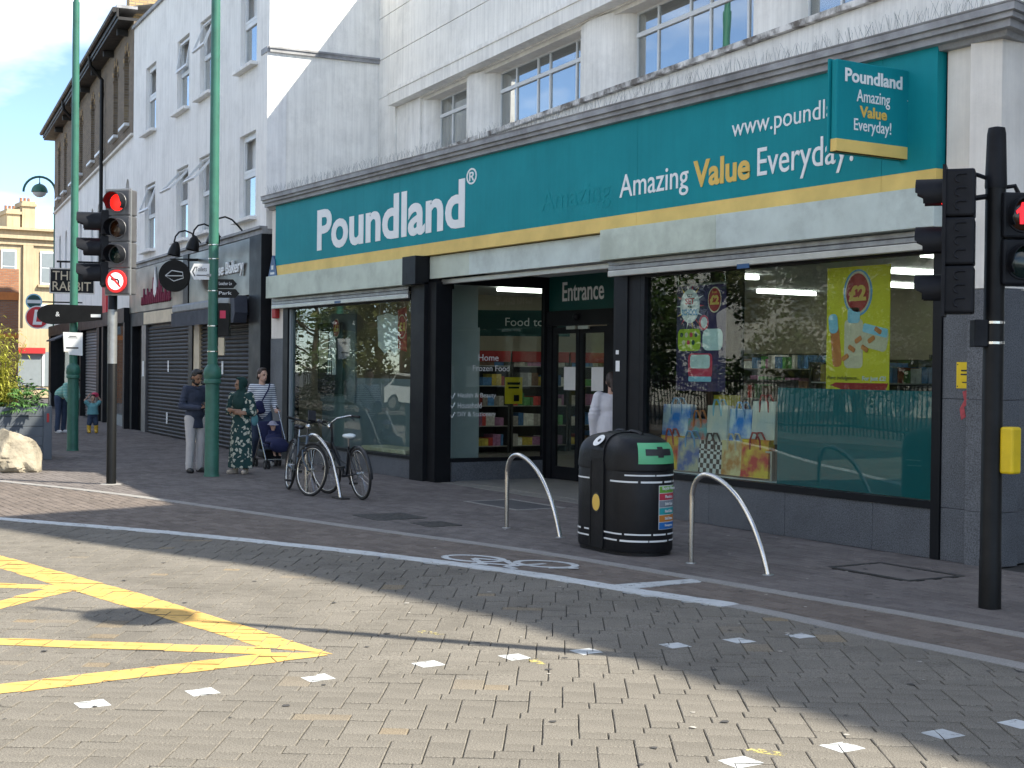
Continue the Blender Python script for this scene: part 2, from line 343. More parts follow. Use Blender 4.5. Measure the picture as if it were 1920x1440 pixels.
# --- road of herringbone blocks
road = struct(MB().slab([(-60, -13.6), (14, -13.6), (14, -2.9), (8, -2.9), (0, -3.1), (-5.6, -3.34), (-7.9, -3.42), (-10.27, -3.95), (-14.45, -5.71), (-19, -8.3), (-30, -14.0)], -.05, -.012).build('road', 'joint'))
W = .165; A_ = Vector((.833, -.553)); A_.normalize(); P_ = Vector((-A_.y, A_.x))
def block(lx, ly, h=.0, b=.007, z0=-.05, gap=.004):
    x0, x1, y0, y1 = -lx/2+gap, lx/2-gap, -ly/2+gap, ly/2-gap
    o = [(x0, y0), (x1, y0), (x1, y1), (x0, y1)]; i = [(x0+b, y0+b), (x1-b, y0+b), (x1-b, y1-b), (x0+b, y1-b)]
    vs = [(x, y, z0) for x, y in o]+[(x, y, h-b*.7) for x, y in o]+[(x, y, h) for x, y in i]
    fs = [(8, 9, 10, 11)]+[(4+k, 4+(k+1) % 4, 8+(k+1) % 4, 8+k) for k in range(4)]+[(k, (k+1) % 4, 4+(k+1) % 4, 4+k) for k in range(4)]
    return vs, fs
cells = []
O = Vector((-6.43, -6.24)); LA, LB = (.174, -.12), (.079, .61)
PIECES = [(0, .174, 0, .125), (0, .174, .125, .37), (0, .137, .37, .49), (.137, .427, .37, .49)]
for i in range(-120, 120):
    for j in range(-30, 30):
        p0, q0 = i*LA[0]+j*LB[0], i*LA[1]+j*LB[1]
        c0 = O+P_*p0+A_*q0
        if not (-22 < c0.x < 4 and -13 < c0.y < -2): continue
        for v, (x0, x1, y0, y1) in enumerate(PIECES):
            c = O+P_*(p0+(x0+x1)/2)+A_*(q0+(y0+y1)/2)
            if -21 < c.x < 3 and -12.2 < c.y < interp(LINE, c.x)-.02: cells.append((c, v))
def pxsize(c):
    d = Vector((c.x, c.y, 0))-CAM; z = d.dot(fw)
    if z < 1: return -1
    px, py = d.dot(cr)/z*2662, d.dot(cu)/z*2662
    return 1/z if abs(px) < 960 and abs(py) < 720 else -1
cells.sort(key=lambda q: -pxsize(q[0]))
mes = []
for v, (x0, x1, y0, y1) in enumerate(PIECES):
    vs, fs = block(x1-x0, y1-y0, b=.0045, gap=.0028)
    me = MB().add(vs, fs).mesh('paver'); me.materials.append(MATS['paver']); mes.append(me)
ang = math.atan2(P_.y, P_.x)
rot2 = lambda x, y, a: (x*math.cos(a)-y*math.sin(a), x*math.sin(a)+y*math.cos(a))
field = MB(); RECS = []
for k, (c, v) in enumerate(cells):
    dz = random.uniform(-.0045, .0005); da = random.uniform(-.012, .012); tx, ty = random.uniform(-.008, .008), random.uniform(-.008, .008)
    RECS.append((c, v, dz, ang+da, *((-ty, tx) if k < 300 else (ty, -tx))))
    if k < 300:
        o = bpy.data.objects.new('paver', mes[v]); COL.objects.link(o); o.parent = road; o.location = (c.x, c.y, dz); o.rotation_euler = (tx, ty, ang+da)
    else:
        x0, x1, y0, y1 = PIECES[v]; vs, fs = block(x1-x0, y1-y0, b=.0045, gap=.0028)
        vv = []
        for x, y, z in vs:
            X, Y = rot2(x, y, ang+da); vv.append((c.x+X, c.y+Y, z+dz+x*ty-y*tx))
        field.add(vv, fs)
me = bpy.data.meshes.new('paver_field'); me.from_pydata(field.v, [], field.f); me.materials.append(MATS['paver'])
o = bpy.data.objects.new('paver_field', me); COL.objects.link(o); o.parent = road; o['kind'] = 'stuff'
# --- brick lane and footway
lane = struct(MB().slab([tuple(p) for p in KERB][::-1] + [tuple(p) for p in LINE], -.05, -.010).build('cycle_lane', 'joint'))
walk = struct(MB().slab([(-100, -10.5)]+[tuple(p) for p in KERB]+[(14, -1.8), (14, 26), (-9, 26), (-8.6, .05), (-18.9, .02), (-18.9, 2.0), (-25.8, .02), (-100, 8)], -.05, -.012).build('pavement', 'joint'))
def bricks(test, xr, yr, ma, name, parent, lx=.205, ly=.104, a=0, off=.5):
    mb = MB(); ca, sa = math.cos(a), math.sin(a)
    ny = int((yr[1]-yr[0])/ly); nx = int((xr[1]-xr[0])/lx)
    for j in range(ny):
        for i in range(nx):
            x = xr[0]+(i+(j % 2)*off)*lx; y = yr[0]+j*ly
            if not test(x, y): continue
            vs, fs = block(lx, ly, b=.006, gap=.0025); dz = random.uniform(-.003, .001); ty = random.uniform(-.012, .012)
            mb.add([(x+p, y+q, r+dz+p*ty) for p, q, r in vs], fs)
    me = bpy.data.meshes.new(name); me.from_pydata(mb.v, [], mb.f); me.materials.append(MATS[ma])
    o = bpy.data.objects.new(name, me); COL.objects.link(o); o.parent = parent; o['kind'] = 'stuff'; return o
bricks(lambda x, y: interp(LINE, x)+.05 < y < interp(KERB, x)-.03, (-30, 4), (-14, -1.5), 'lane_brick', 'brick_paving', lane)
HOLES = [(-9.28, -8.3, -1.32, -.64), (-16.1, -14.8, -1.15, -.4)]
bricks(lambda x, y: interp(KERB, x)+.05 < y < (1.9 if -18.9 < x < -14.4 else 0.0 if x > -25.9 else .087*(-25.85-x)) and not any(a < x < b and c < y < d for a, b, c, d in HOLES), (-38, 2), (-9, 3), 'walk_brick', 'brick_paving', walk)
struct(MB().slab([(-100, -10), (-38, -9), (-38, 1.1), (-100, 9)], -.04, -.002).build('far_pavement', 'walk_brick'))
ribbon(KERB, .15, -.04, .004, .004).build('kerb_strip', 'kerb_stone', walk)
ribbon(LINE, .16, -.04, .003, .003, -8.3).build('kerb_strip', 'kerb_stone', lane)
# manhole covers and a repaired slab in the footway
for k, (a, b, c, d) in enumerate(HOLES):
    t = thing('manhole_cover' if k == 0 else 'inspection_cover', ['dark framed manhole cover in the pavement left of the right-hand signal pole', 'pale concrete inspection cover in the pavement before the shop entrance'][k], 'manhole cover', ((a+b)/2, (c+d)/2, 0))
    w, h = (b-a)/2, (d-c)/2
    f = MB()
    for q in ((-w, w, -h, -h+.05), (-w, w, h-.05, h), (-w, -w+.05, -h+.05, h-.05), (w-.05, w, -h+.05, h-.05)): f.box(*q, -.04, .003)
    f.build('frame', 'iron' if k == 0 else 'kerb_stone', t)
    MB().box(-w+.058, w-.058, -h+.058, h-.058, -.04, -.001).build('lid', 'walk_brick' if k == 0 else 'asphalt', t)
for k, (x, y, w, h) in enumerate([(-14.8, -2.88, .34, .32), (-13.85, -2.78, .24, .2)]):
    tag(MB().box(x-w, x+w, y-h, y+h, -.03, .0035).build('drain_cover', 'iron'), ['larger rusty iron cover set in the paving near the bicycles', 'smaller dark iron cover set in the paving near the first steel hoop'][k], 'drain cover', 'small iron covers')
# --- painted markings
def sheet(name, polys, ma, z=.005, jit=.008):
    mb = MB()
    for poly in polys:
        pts = []
        n = len(poly)
        for i in range(n):
            a, b = Vector(poly[i]), Vector(poly[(i+1) % n]); L = (b-a).length; m_ = max(1, int(L/.12)); t = (b-a).normalized(); nn = Vector((-t.y, t.x))
            for k in range(m_):
                p = a+(b-a)*k/m_; j = random.uniform(-jit, jit) if k else 0; pts.append((p+nn*j).to_tuple())
        mb.slab(pts, -.02, z)
    o = mb.build(name, ma); o['kind'] = 'structure'; return o
def clip(P, Q):
    for i in range(len(Q)):
        a, b_ = Q[i], Q[(i+1) % len(Q)]; out = []; side = lambda p: (b_[0]-a[0])*(p[1]-a[1])-(b_[1]-a[1])*(p[0]-a[0])
        for j in range(len(P)):
            p, q = P[j], P[(j+1) % len(P)]; sp_, sq_ = side(p), side(q)
            if sp_ >= 0: out.append(p)
            if (sp_ >= 0) != (sq_ >= 0): t_ = sp_/(sp_-sq_); out.append((p[0]+(q[0]-p[0])*t_, p[1]+(q[1]-p[1])*t_))
        P = out
        if len(P) < 3: return []
    return P
def paint(name, polys, ma):
    mb = MB()
    for n_, Q in enumerate(polys):
        if sum(Q[i][0]*Q[(i+1) % len(Q)][1]-Q[(i+1) % len(Q)][0]*Q[i][1] for i in range(len(Q))) < 0: Q = Q[::-1]
        bx0, bx1, by0, by1 = min(p[0] for p in Q)-.3, max(p[0] for p in Q)+.3, min(p[1] for p in Q)-.3, max(p[1] for p in Q)+.3
        for c, v, dz, an, kx, ky in RECS:
            if not (bx0 < c.x < bx1 and by0 < c.y < by1): continue
            x0, x1, y0, y1 = PIECES[v]; hx, hy = (x1-x0)/2-.0025, (y1-y0)/2-.0025
            loc_ = [(-hx, -hy), (hx, -hy), (hx, hy), (-hx, hy)]; ca, sa = math.cos(an), math.sin(an); jx, jy = random.uniform(-.007, .007), random.uniform(-.007, .007)
            P = clip([(c.x+x*ca-y*sa, c.y+x*sa+y*ca) for x, y in loc_], [(p[0]+jx, p[1]+jy) for p in Q])
            if len(P) >= 3:
                vs = []
                for X, Y in P: lx, ly = (X-c.x)*ca+(Y-c.y)*sa, -(X-c.x)*sa+(Y-c.y)*ca; vs.append((X, Y, dz+kx*lx+ky*ly+.0012+.0004*n_))
                mb.add(vs, [tuple(range(len(P)))])
    o = mb.build(name, ma); o['kind'] = 'structure'; return o
paint('yellow_marking', [[(-16.5, -8.1), (-13.29, -7.55), (-12.59, -7.74), (-16.5, -8.32)], [(-13.29, -7.55), (-10.52, -7.08), (-10.95, -7.50), (-12.59, -7.74)], [(-10.52, -7.08), (-7.82, -6.76), (-8.2, -7.05), (-10.95, -7.50)],
    [(-12.5, -9.1), (-11.27, -7.48), (-11.0, -7.5), (-12.25, -9.1)], [(-10.0, -8.9), (-11.25, -7.52), (-10.95, -7.51), (-9.7, -8.9)], [(-9.7, -8.95), (-8.19, -7.02), (-7.97, -7.10), (-9.45, -8.95)],
    [(-7.89, -9.4), (-8.02, -7.10), (-7.75, -7.15), (-7.66, -9.4)], [(-8.02, -7.10), (-7.9, -6.82), (-7.79, -6.80), (-7.75, -7.15)]], 'paint_yellow')
wl_ = ribbon(LINE, .19, -.02, .0032, .012, -30, -8.0).build('white_lane_line', 'paint_white'); wl_['kind'] = 'structure'
sheet('white_lane_branch', [[(-9.28, -3.62), (-9.23, -2.86), (-9.08, -2.90), (-9.06, -3.60)]], 'paint_white', .0040)
bm_ = MB(); bc_ = Vector((-10.82, -3.70)); ax = Vector((.86, .42)).normalized(); ay = Vector((-ax.y, ax.x))
def B2(x, y): p = bc_+ax*x+ay*y; return (p.x, p.y)
def ring2(cx, cy, rx, ry, w):
    N = 26
    vs = []
    for k in range(N):
        a = 2*math.pi*k/N; vs += [(*B2(cx+math.cos(a)*rx, cy+math.sin(a)*ry), .0034), (*B2(cx+math.cos(a)*(rx-w), cy+math.sin(a)*(ry-w)), .0034)]
    bm_.add(vs, [(2*k, 2*k+1, (2*k+3) % (2*N), (2*k+2) % (2*N)) for k in range(N)])
ring2(-.38, .02, .33, .22, .07); ring2(.34, .10, .32, .22, .07)
def bar2(x0, y0, x1, y1, w, z):
    a, b = Vector((x0, y0)), Vector((x1, y1)); t = (b-a).normalized(); nn = Vector((-t.y, t.x))*w/2
    bm_.add([(*B2(*(a+nn)), z), (*B2(*(a-nn)), z), (*B2(*(b-nn)), z), (*B2(*(b+nn)), z)], [(0, 1, 2, 3)])
for k, q in enumerate([(-.38, .02, -.15, -.2, .06), (-.15, -.2, .2, -.16, .06), (-.05, .05, .22, -.2, .06), (-.38, .02, -.02, .06, .06), (.34, .10, .14, -.25, .06), (.14, -.25, .3, -.34, .07), (-.2, -.28, -.05, -.24, .08), (.5, -.12, .72, .02, .07)]): bar2(*q, .0038+k*.0004)
o = bm_.build('cycle_symbol', 'paint_white'); o['kind'] = 'structure'
for x, y in [(-7.245, -8.352), (-7.244, -7.777), (-7.252, -7.112), (-7.288, -6.398), (-7.218, -5.849), (-7.159, -5.366), (-7.049, -4.77), (-6.978, -4.302), (-6.912, -3.83), (-4.789, -6.178), (-4.756, -5.59), (-4.69, -4.997), (-4.636, -4.519), (-4.6, -4.0)]:
    s_ = .075; paint('white_stud_marking', [[(x-s_, y-s_), (x+s_, y-s_), (x+s_, y+s_), (x-s_, y+s_)]], 'paint_white')
for x, y, a in [(-8.15, -5.92, .3), (-7.05, -5.80, -.2), (-4.86, -5.96, .5)]:
    d = Vector((math.cos(a), math.sin(a)))*.09; q = Vector((-d.y, d.x))*.45
    p = Vector((x, y)); paint('survey_paint_mark', [[tuple(p-d-q), tuple(p+d-q*.6), tuple(p+d+q*.7), tuple(p-d+q)]], 'paint_spray')

rl = random.Random(9)
mat('litter', (.38, .36, .32), .9, var=.3, scale=9); mat('gum', (.05, .048, .046), .9, var=.2)
for nm, ma, N, yr, r in (('litter_specks', 'litter', 130, (-6, 0), (.008, .022)), ('gum_spots', 'gum', 260, (-9.5, -.3), (.012, .028))):
    mb = MB()
    for k in range(N):
        x = rl.uniform(-24, -3); y = rl.uniform(*yr); q = rl.uniform(*r); a = rl.uniform(0, 6)
        mb.add([(x+q*math.cos(a+i*1.047)*rl.uniform(.6, 1.2), y+q*math.sin(a+i*1.047)*rl.uniform(.6, 1.2), .0022+.0001*(k % 5)) for i in range(6)], [(0, 1, 2, 3, 4, 5)])
    o = mb.build(nm, ma); o['kind'] = 'stuff'; o['label'] = {'litter_specks': 'pale specks of litter scattered over the pavement', 'gum_spots': 'dark flattened gum spots scattered over the paving'}[nm]; o['category'] = 'litter'
# ================================================================ the discount shop
SH = Vector((-17, 0, 0))
shop = thing('shop_building', 'pale two-storey shop with long teal fascia and big display windows', 'shop', SH)
def SB(mb, name, ma, parent=None, **k):
    if parent is None or parent is shop: k.setdefault('loc', -SH); return mb.build(name, ma, shop, **k)
    return mb.build(name, ma, parent, **k)
def ST(s, name, ma, x, z, w, h=None, y=0, **k): return text(s, name, ma, shop, x-SH.x, z, w, h, y=y, **k)
def Fy(X, Z, Y):
    k = (10.33+Y)/10.33; return X*k, 1.72+(Z-1.72)*k
# --- upper storey, turned 6.3 degrees and set back behind the fascia
UA = R_(-6.3); UL = Vector((-25.8, 2.26, 0))-SH; UK = dict(loc=UL, rz=UA)
wall = SB(MB().box(0, 17.6, .04, .34, 4.85, 5.60).box(0, 2.3, .04, .34, 5.60, 6.78).box(0, 17.6, .05, .34, 6.78, 8.25).box(0, 9.55, .05, .34, 8.25, 9.65), 'upper_wall', 'white_render', **UK)
b = MB(); b.box(0, 17.6, 0, .1, 7.10, 7.85); b.box(0, 1.1, 0, .1, 4.9, 7.09); b.box(1.1, 17.6, 0, .1, 4.9, 5.58); b.box(0, 17.6, 0, .1, 7.865, 8.255); b.box(0, 9.55, 0, .1, 8.255, 8.68); b.box(0, 9.55, 0, .1, 8.695, 9.68)
SB(b, 'render_band', 'white_render', wall)
SB(MB().box(1.1, 17.6, -.16, .12, 6.80, 7.02).box(1.1, 17.6, -.18, .12, 7.02, 7.09), 'window_hood', 'white_render', wall)
SB(MB().box(1.1, 17.6, .1, .5, 6.72, 6.80), 'soffit', 'stone_pale', wall)
def round_pier(u0, u1, name='round_pier'):
    P = []; w = (u1-u0)/2; c = (u0+u1)/2
    P = [(u1, .42), (u0, .42)] + [(c-w*math.cos(t), .40-.38*abs(math.sin(t))**.8) for t in [math.pi*k/18 for k in range(19)]]
    mb = MB(); n = len(P); mb.slab(P[::-1], 5.58, 6.76); return SB(mb, name, 'white_render', wall, smooth=35)
for a, b_ in [(1.1, 2.61), (4.18, 5.26), (8.32, 9.79), (12.78, 13.68), (16.4, 17.6)]: round_pier(a, b_)
SB(MB().box(2.4, 17.4, -.07, .36, 5.585, 5.655), 'window_sill', 'flaky', wall)
def upper_window(u0, u1, splits):
    zb, zt, zm = 5.655, 6.74, 6.40; y = .33; fr = MB(); t = .017
    fr.box(u0, u1, y, y+.05, zb, zb+.045).box(u0, u1, y, y+.05, zt-.045, zt).box(u0, u1, y-.008, y+.055, zm-.03, zm+.03)
    xs = [u0]+[u0+(u1-u0)*s for s in splits]+[u1]
    for x in xs: fr.box(x-t if x > u0 else x, x+t if x < u1 else x+2*t, y+.003, y+.047, zb+.045, zt-.045)
    w = SB(fr, 'window', 'frame_white', wall)
    for a, b_ in zip(xs, xs[1:]):
        for z0, z1 in ((zb+.045, zm-.03), (zm+.03, zt-.045)):
            M = Matrix.Translation((0, random.uniform(0, .006), 0))
            SB(MB().box(a+t, b_-t, y+.02, y+.026, z0, z1, M), 'pane', 'glass_upper', w)
upper_window(2.61, 4.18, [.36, .82]); upper_window(5.26, 8.32, [.2, .46, .60, .89]); upper_window(9.79, 12.78, [.19, .46, .62, .9]); upper_window(13.68, 16.4, [.22, .5, .8])
# shell behind the front so that the rooms are dark and the roof casts a shadow
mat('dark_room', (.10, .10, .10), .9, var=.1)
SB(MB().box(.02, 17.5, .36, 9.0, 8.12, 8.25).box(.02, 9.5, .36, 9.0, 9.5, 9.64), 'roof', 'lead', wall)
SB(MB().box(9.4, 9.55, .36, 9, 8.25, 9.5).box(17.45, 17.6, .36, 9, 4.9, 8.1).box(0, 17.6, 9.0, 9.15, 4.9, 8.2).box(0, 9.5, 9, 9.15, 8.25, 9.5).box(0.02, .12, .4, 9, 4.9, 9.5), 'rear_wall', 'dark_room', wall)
SB(MB().box(.15, 17.4, .42, 8.9, 6.95, 7.0), 'upper_ceiling', 'interior_white', wall)
for u in (3.5, 7, 11, 14.5): SB(MB().box(u-.6, u+.6, 1.4, 1.5, 6.88, 6.95), 'ceiling_light', 'interior_white', wall)
# --- flat ledge, moulded cornice with a mitre at the acute corner
SB(MB().slab([(-25.78, -.02), (-8.42, -.02), (-10.9, 9.5), (-25.78, 9.5)], 4.80, 4.90), 'ledge', 'lead')
RD = Vector((-.249, .969)).normalized()
def sweep(path, prof, z=True):
    P = [Vector(p) for p in path]; vs = []; n = len(prof)
    for i, p in enumerate(P):
        t0 = (P[i]-P[i-1]).normalized() if i else None; t1 = (P[i+1]-P[i]).normalized() if i < len(P)-1 else None
        ns = [Vector((t.y, -t.x)) for t in (t0, t1) if t]
        nm = sum(ns, Vector((0, 0))); nm = nm.normalized(); k = 1/nm.dot(ns[0])
        for d, zz in prof: q = p+nm*d*k; vs.append((q.x, q.y, zz))
    fs = [(i*n+j, (i+1)*n+j, (i+1)*n+(j+1) % n, i*n+(j+1) % n) for i in range(len(P)-1) for j in range(n)]
    fs += [tuple(range(n)), tuple(range((len(P)-1)*n, len(P)*n))[::-1]]
    return MB().add(vs, fs)
corner = Vector((-8.52, 0)); PATH = [(-25.6, 0), tuple(corner), tuple(corner+RD*7)]
cor = SB(sweep(PATH, [(-.1, 4.72), (.08, 4.72), (.10, 4.765), (.17, 4.77), (.17, 4.835), (.215, 4.84), (.215, 4.885), (.25, 4.89), (.25, 4.955), (-.1, 5.0)]), 'cornice', 'lead')
SB(sweep(PATH, [(-.05, 4.999), (.255, 4.957), (.262, 4.972), (-.05, 5.02)]), 'lead_flashing', 'lead', cor)
sp = MB()
x = -25.5
while x < -8.6:
    for k in range(3):
        a = random.uniform(-.7, .7); l_ = random.uniform(.10, .17); y = random.uniform(-.2, -.02); bx, by = x+random.uniform(-.03, .03), y
        tip = (bx+math.sin(a)*l_*.9, by+random.uniform(-.06, .06), 5.0+l_); sp.tube([(bx, by, 4.97), tip], .0017, 3, cap=False)
    x += .062
spk = SB(sp, 'bird_spikes', 'galv', cor); spk['kind'] = 'stuff'
# --- fascia
fx0, _ = Fy(-25.46, 4, -.1); fx1, ztop = Fy(-9.2, 4.80, -.1); _, zst = Fy(0, 3.655, -.1); _, zsb = Fy(0, 3.47, -.1); fx1 = -9.17
seams = [fx0, Fy(-20.28, 4, -.1)[0], Fy(-13.94, 4, -.1)[0], Fy(-9.95, 4, -.1)[0], fx1]
fas = None
for a, c in zip(seams, seams[1:]):
    p = SB(MB().box(a+.002, c-.002, -.1, .02, zst, ztop), 'fascia_panel', 'teal'); SB(MB().box(a+.002, c-.002, -.103, .02, zsb, zst-.001), 'yellow_band', 'yellow_strip', p)
def onf(s, X0, X1, Z0, Z1, ma, bold=0, **k):
    a, z0 = Fy(X0, Z0, -.104); c, z1 = Fy(X1, Z1, -.104); return ST(s, 'lettering', ma, a, z0, c-a, z1-z0, y=-.104, bold=bold, **k)
onf('Poundland', -23.5, -18.17, 3.805, 4.535, 'white_vinyl', .028)
onf('®', -18.13, -17.83, 4.42, 4.66, 'white_vinyl', .01)
onf('Amazing', -14.3, -12.95, 3.775, 4.145, 'white_vinyl', .004)
onf('Amazing', -16.1, -14.5, 3.775, 4.145, 'ghost_teal', .004, ext=.0001)
onf('Value', -12.86, -11.88, 3.835, 4.145, 'gold', .03)
onf('Everyday!', -11.76, -10.33, 3.755, 4.16, 'white_vinyl', .004)
onf('www.poundland.co.uk', -12.19, -9.62, 4.27, 4.53, 'white_vinyl', 0)
SB(MB().box(-25.6, -19.0, .03, .3, 2.95, 4.9).box(-19.0, -14.34, .03, .3, 3.26, 4.9).box(-14.34, -8.7, .03, .3, 2.95, 4.9), 'fascia_backing', 'black_frame')
# --- right-hand pilaster and returning flank
def flank(d0, d1, z0, z1, t, name, ma, par=None):
    n_ = Vector((RD.y, -RD.x)); a = corner+RD*d0; c = corner+RD*d1
    pts = [a+n_*t, c+n_*t, c-n_*.3, a-n_*.3]
    return SB(MB().slab([tuple(p) for p in pts], z0, z1), name, ma)
SB(MB().box(-9.14, -8.522, 0, .4, 2.505, 4.74), 'pilaster', 'stone_pale')
for z0, z1 in ((0, .488), (.492, 1.498), (1.502, 2.5)): SB(MB().box(-9.14, -8.522, -.012, .3, z0, z1, bev=.004), 'granite_panel', 'granite')
flank(0, 7, 2.505, 4.74, 0, 'flank_wall', 'stone_pale')
for d in (0.01, .9, 1.8, 2.7):
    for z0, z1 in ((0, .488), (.492, 1.498), (1.502, 2.5)): flank(d, d+.892, z0, z1, .014, 'granite_panel', 'granite')
SB(MB().box(-9.25, -9.145, -.03, .3, 0, 3.12), 'pier', 'black_frame')
# --- left-hand pilaster
SB(MB().box(-25.62, -24.96, .0, .3, 2.27, 4.74), 'pilaster', 'stone_pale')
SB(MB().box(-25.62, -24.96, -.01, .3, 0, 2.265), 'granite_panel', 'granite')
# --- display window by the entrance on the right
for a, c in ((-13.78, -12.5), (-12.496, -11.25), (-11.246, -10.0), (-9.996, -9.25)): SB(MB().box(a, c, -.01, .3, 0, .465, bev=.004), 'granite_panel', 'granite')
f = MB(); f.box(-13.8, -9.25, -.03, .1, .467, .535).box(-13.82, -13.74, -.02, .1, .535, 3.0).box(-13.74, -9.25, -.02, .08, 2.86, 2.95)
w3 = SB(f, 'display_window', 'black_frame')
SB(MB().box(-13.74, -11.472, .03, .04, .535, 2.86), 'pane', 'glass', w3); SB(MB().box(-11.466, -9.25, .03, .04, .535, 2.86), 'pane', 'glass', w3)
mat('vinyl_teal', (.0, .13, .15), .5, var=.03)
SB(MB().box(-11.44, -9.27, .047, .050, .54, 1.565), 'teal_vinyl', 'vinyl_teal', w3)
# pier between entrance and window
SB(MB().box(-14.34, -14.06, -.04, .3, 0, 3.0), 'pier', 'black_frame'); SB(MB().box(-14.055, -13.825, -.02, .3, 0, 3.0), 'pier', 'black_frame')
SB(MB().box(-14.28, -14.2, -.044, -.041, 1.72, 1.85).box(-14.28, -14.22, -.044, -.041, 1.93, 1.98), 'door_notice', 'sign_white')
# --- display window on the left
SB(MB().box(-24.74, -22.2, -.01, .3, 0, .30, bev=.004), 'granite_panel', 'granite'); SB(MB().box(-22.196, -19.66, -.01, .3, 0, .30, bev=.004), 'granite_panel', 'granite')
f = MB(); f.box(-24.95, -24.72, -.04, .2, 0, 3.02).box(-24.72, -19.66, -.03, .1, .302, .35).box(-24.72, -19.66, -.02, .08, 2.80, 2.9)
w1 = SB(f, 'display_window', 'black_frame')
SB(MB().box(-24.70, -24.62, -.015, .06, .35, 2.80), 'jamb', 'grey_panel', w1)
SB(MB().box(-24.62, -19.68, .03, .04, .35, 2.80), 'pane', 'glass', w1)
SB(MB().box(-19.655, -19.22, -.10, .3, 0, 3.05), 'pier', 'black_frame'); SB(MB().box(-19.215, -18.965, -.03, .25, 0, 3.05), 'pier', 'black_frame')
SB(MB().box(-19.655, -19.22, -.26, -.02, 3.02, 3.45).box(-19.63, -19.5, -.262, -.25, 3.1, 3.2), 'shutter_bracket', 'black_frame')
# --- roller shutters
def shutter(x0, x1, z0, z1, yf, joints, slz, ma):
    bx_ = None; xs = [x0]+joints+[x1]
    for k, (a, c) in enumerate(zip(xs, xs[1:])):
        o = SB(MB().box(a+.001, c-.001, yf, .02, z0, z1, bev=.006), 'shutter_box', ma if k == 0 else 'shutter_box_grey'); bx_ = bx_ or o
    z = z0-.012
    for k in range(slz):
        yy = yf+.11
        SB(MB().box(x0+.03, x1-.03, yy, yy+.025, z-.052, z, bev=.012), 'slat', 'galv', bx_); z -= .056
    SB(MB().box(x0+.03, x1-.03, yf+.10, yf+.15, z-.075, z, bev=.01), 'bottom_rail', 'alu', bx_)
    return bx_, z
s1, _ = shutter(-25.30, -19.66, 3.02, 3.43, -.25, [], 2, 'shutter_box')
s2, _ = shutter(-19.2, -14.36, 3.10, 3.44, -.02, [-18.0], 0, 'shutter_box')
s3, _ = shutter(-14.36, -9.06, 3.08, 3.455, -.25, [-12.15], 2, 'shutter_box')
SB(MB().box(-22.4, -22.15, -.152, -.148, 2.83, 2.87), 'label', 'sign_blue', s1); SB(MB().box(-11.9, -11.7, -.152, -.148, 2.85, 2.90), 'label', 'sign_blue', s3)
# --- recessed entrance
SB(MB().box(-18.96, -14.34, .02, 2.3, 3.2, 3.25), 'entrance_soffit', 'interior_white')
f = MB(); f.box(-19.0, -18.93, .26, 1.95, .30, .36).box(-19.0, -18.93, .26, 1.95, 3.02, 3.2).box(-19.01, -18.92, 1.9, 2.03, 0, 3.2)
sc = SB(f, 'side_screen', 'black_frame'); SB(MB().box(-18.97, -18.96, .26, 1.9, .36, 3.02), 'pane', 'glass', sc)
SB(MB().box(-19.02, -18.93, .26, 1.9, 0, .298), 'granite_panel', 'granite')
SB(MB().box(-14.34, -14.25, .3, 2.0, 0, 3.2), 'side_screen', 'black_frame')
dr = SB(MB().box(-18.91, -14.35, 1.98, 2.06, 2.66, 3.2), 'entrance_header', 'teal_dark')
ST('Entrance', 'lettering', 'interior_white', -18.52, 2.80, 1.12, .30, y=1.972, bold=.01)
f = MB(); f.box(-18.91, -14.35, 1.93, 2.06, 2.42, 2.655).box(-18.91, -18.78, 1.95, 2.05, 0, 2.42).box(-17.28, -17.1, 1.95, 2.05, 0, 2.42).box(-15.4, -15.25, 1.95, 2.05, 0, 2.42).box(-14.5, -14.36, 1.95, 2.05, 0, 2.42)
dframe = SB(f, 'door_frame', 'black_frame')
for a, c in ((-18.77, -18.04), (-18.02, -17.29), (-17.09, -16.26), (-16.24, -15.41)):
    d = SB(MB().box(a, a+.09, 1.97, 2.02, .02, 2.40).box(c-.09, c, 1.97, 2.02, .02, 2.40).box(a+.09, c-.09, 1.97, 2.02, .02, .22).box(a+.09, c-.09, 1.97, 2.02, 2.30, 2.40), 'door', 'black_frame')
    SB(MB().box(a+.09, c-.09, 1.99, 1.998, .22, 2.30), 'pane', 'glass', d)
    SB(MB().box(a+.3, c-.12 if c > -18.03 else c-.1, 1.984, 1.988, 1.42, 1.78), 'notice', 'sign_white', d)
SB(MB().box(-18.3, -18.05, 1.90, 1.93, 2.36, 2.41).box(-17.98, -17.7, 1.90, 1.93, 2.36, 2.41), 'door_sensor', 'alu', dframe)
SB(MB().ell((-18.03, 1.9, 2.55), (.07, .05, .06)), 'camera_dome', 'black_plastic', dframe, smooth=True)
MY = Matrix.Rotation(R_(90), 4, 'Z')
def on_return(s, y, z, w, h):
    M = Matrix.Translation(Vector((-18.955, y, z))-SH) @ MY
    return text(s, 'window_lettering', 'frame_white', shop, 0, 0, w, h, M=M, ext=.001)
on_return('Home', .72, 1.86, .36, .10); on_return('Frozen Food', .62, 1.70, .66, .09)
for k, s in enumerate(['Health & Beauty', 'Household', 'DIY & Stationery']): on_return('✓ '+s if False else s, .36, 1.27-k*.145, [.68, .42, .68][k], .09)
for k in range(3):
    z = 1.27-k*.145; SB(MB().tube([(-18.952, .24, z+.04), (-18.952, .26, z), (-18.952, .31, z+.09)], .007, 4), 'tick_mark', 'frame_white')
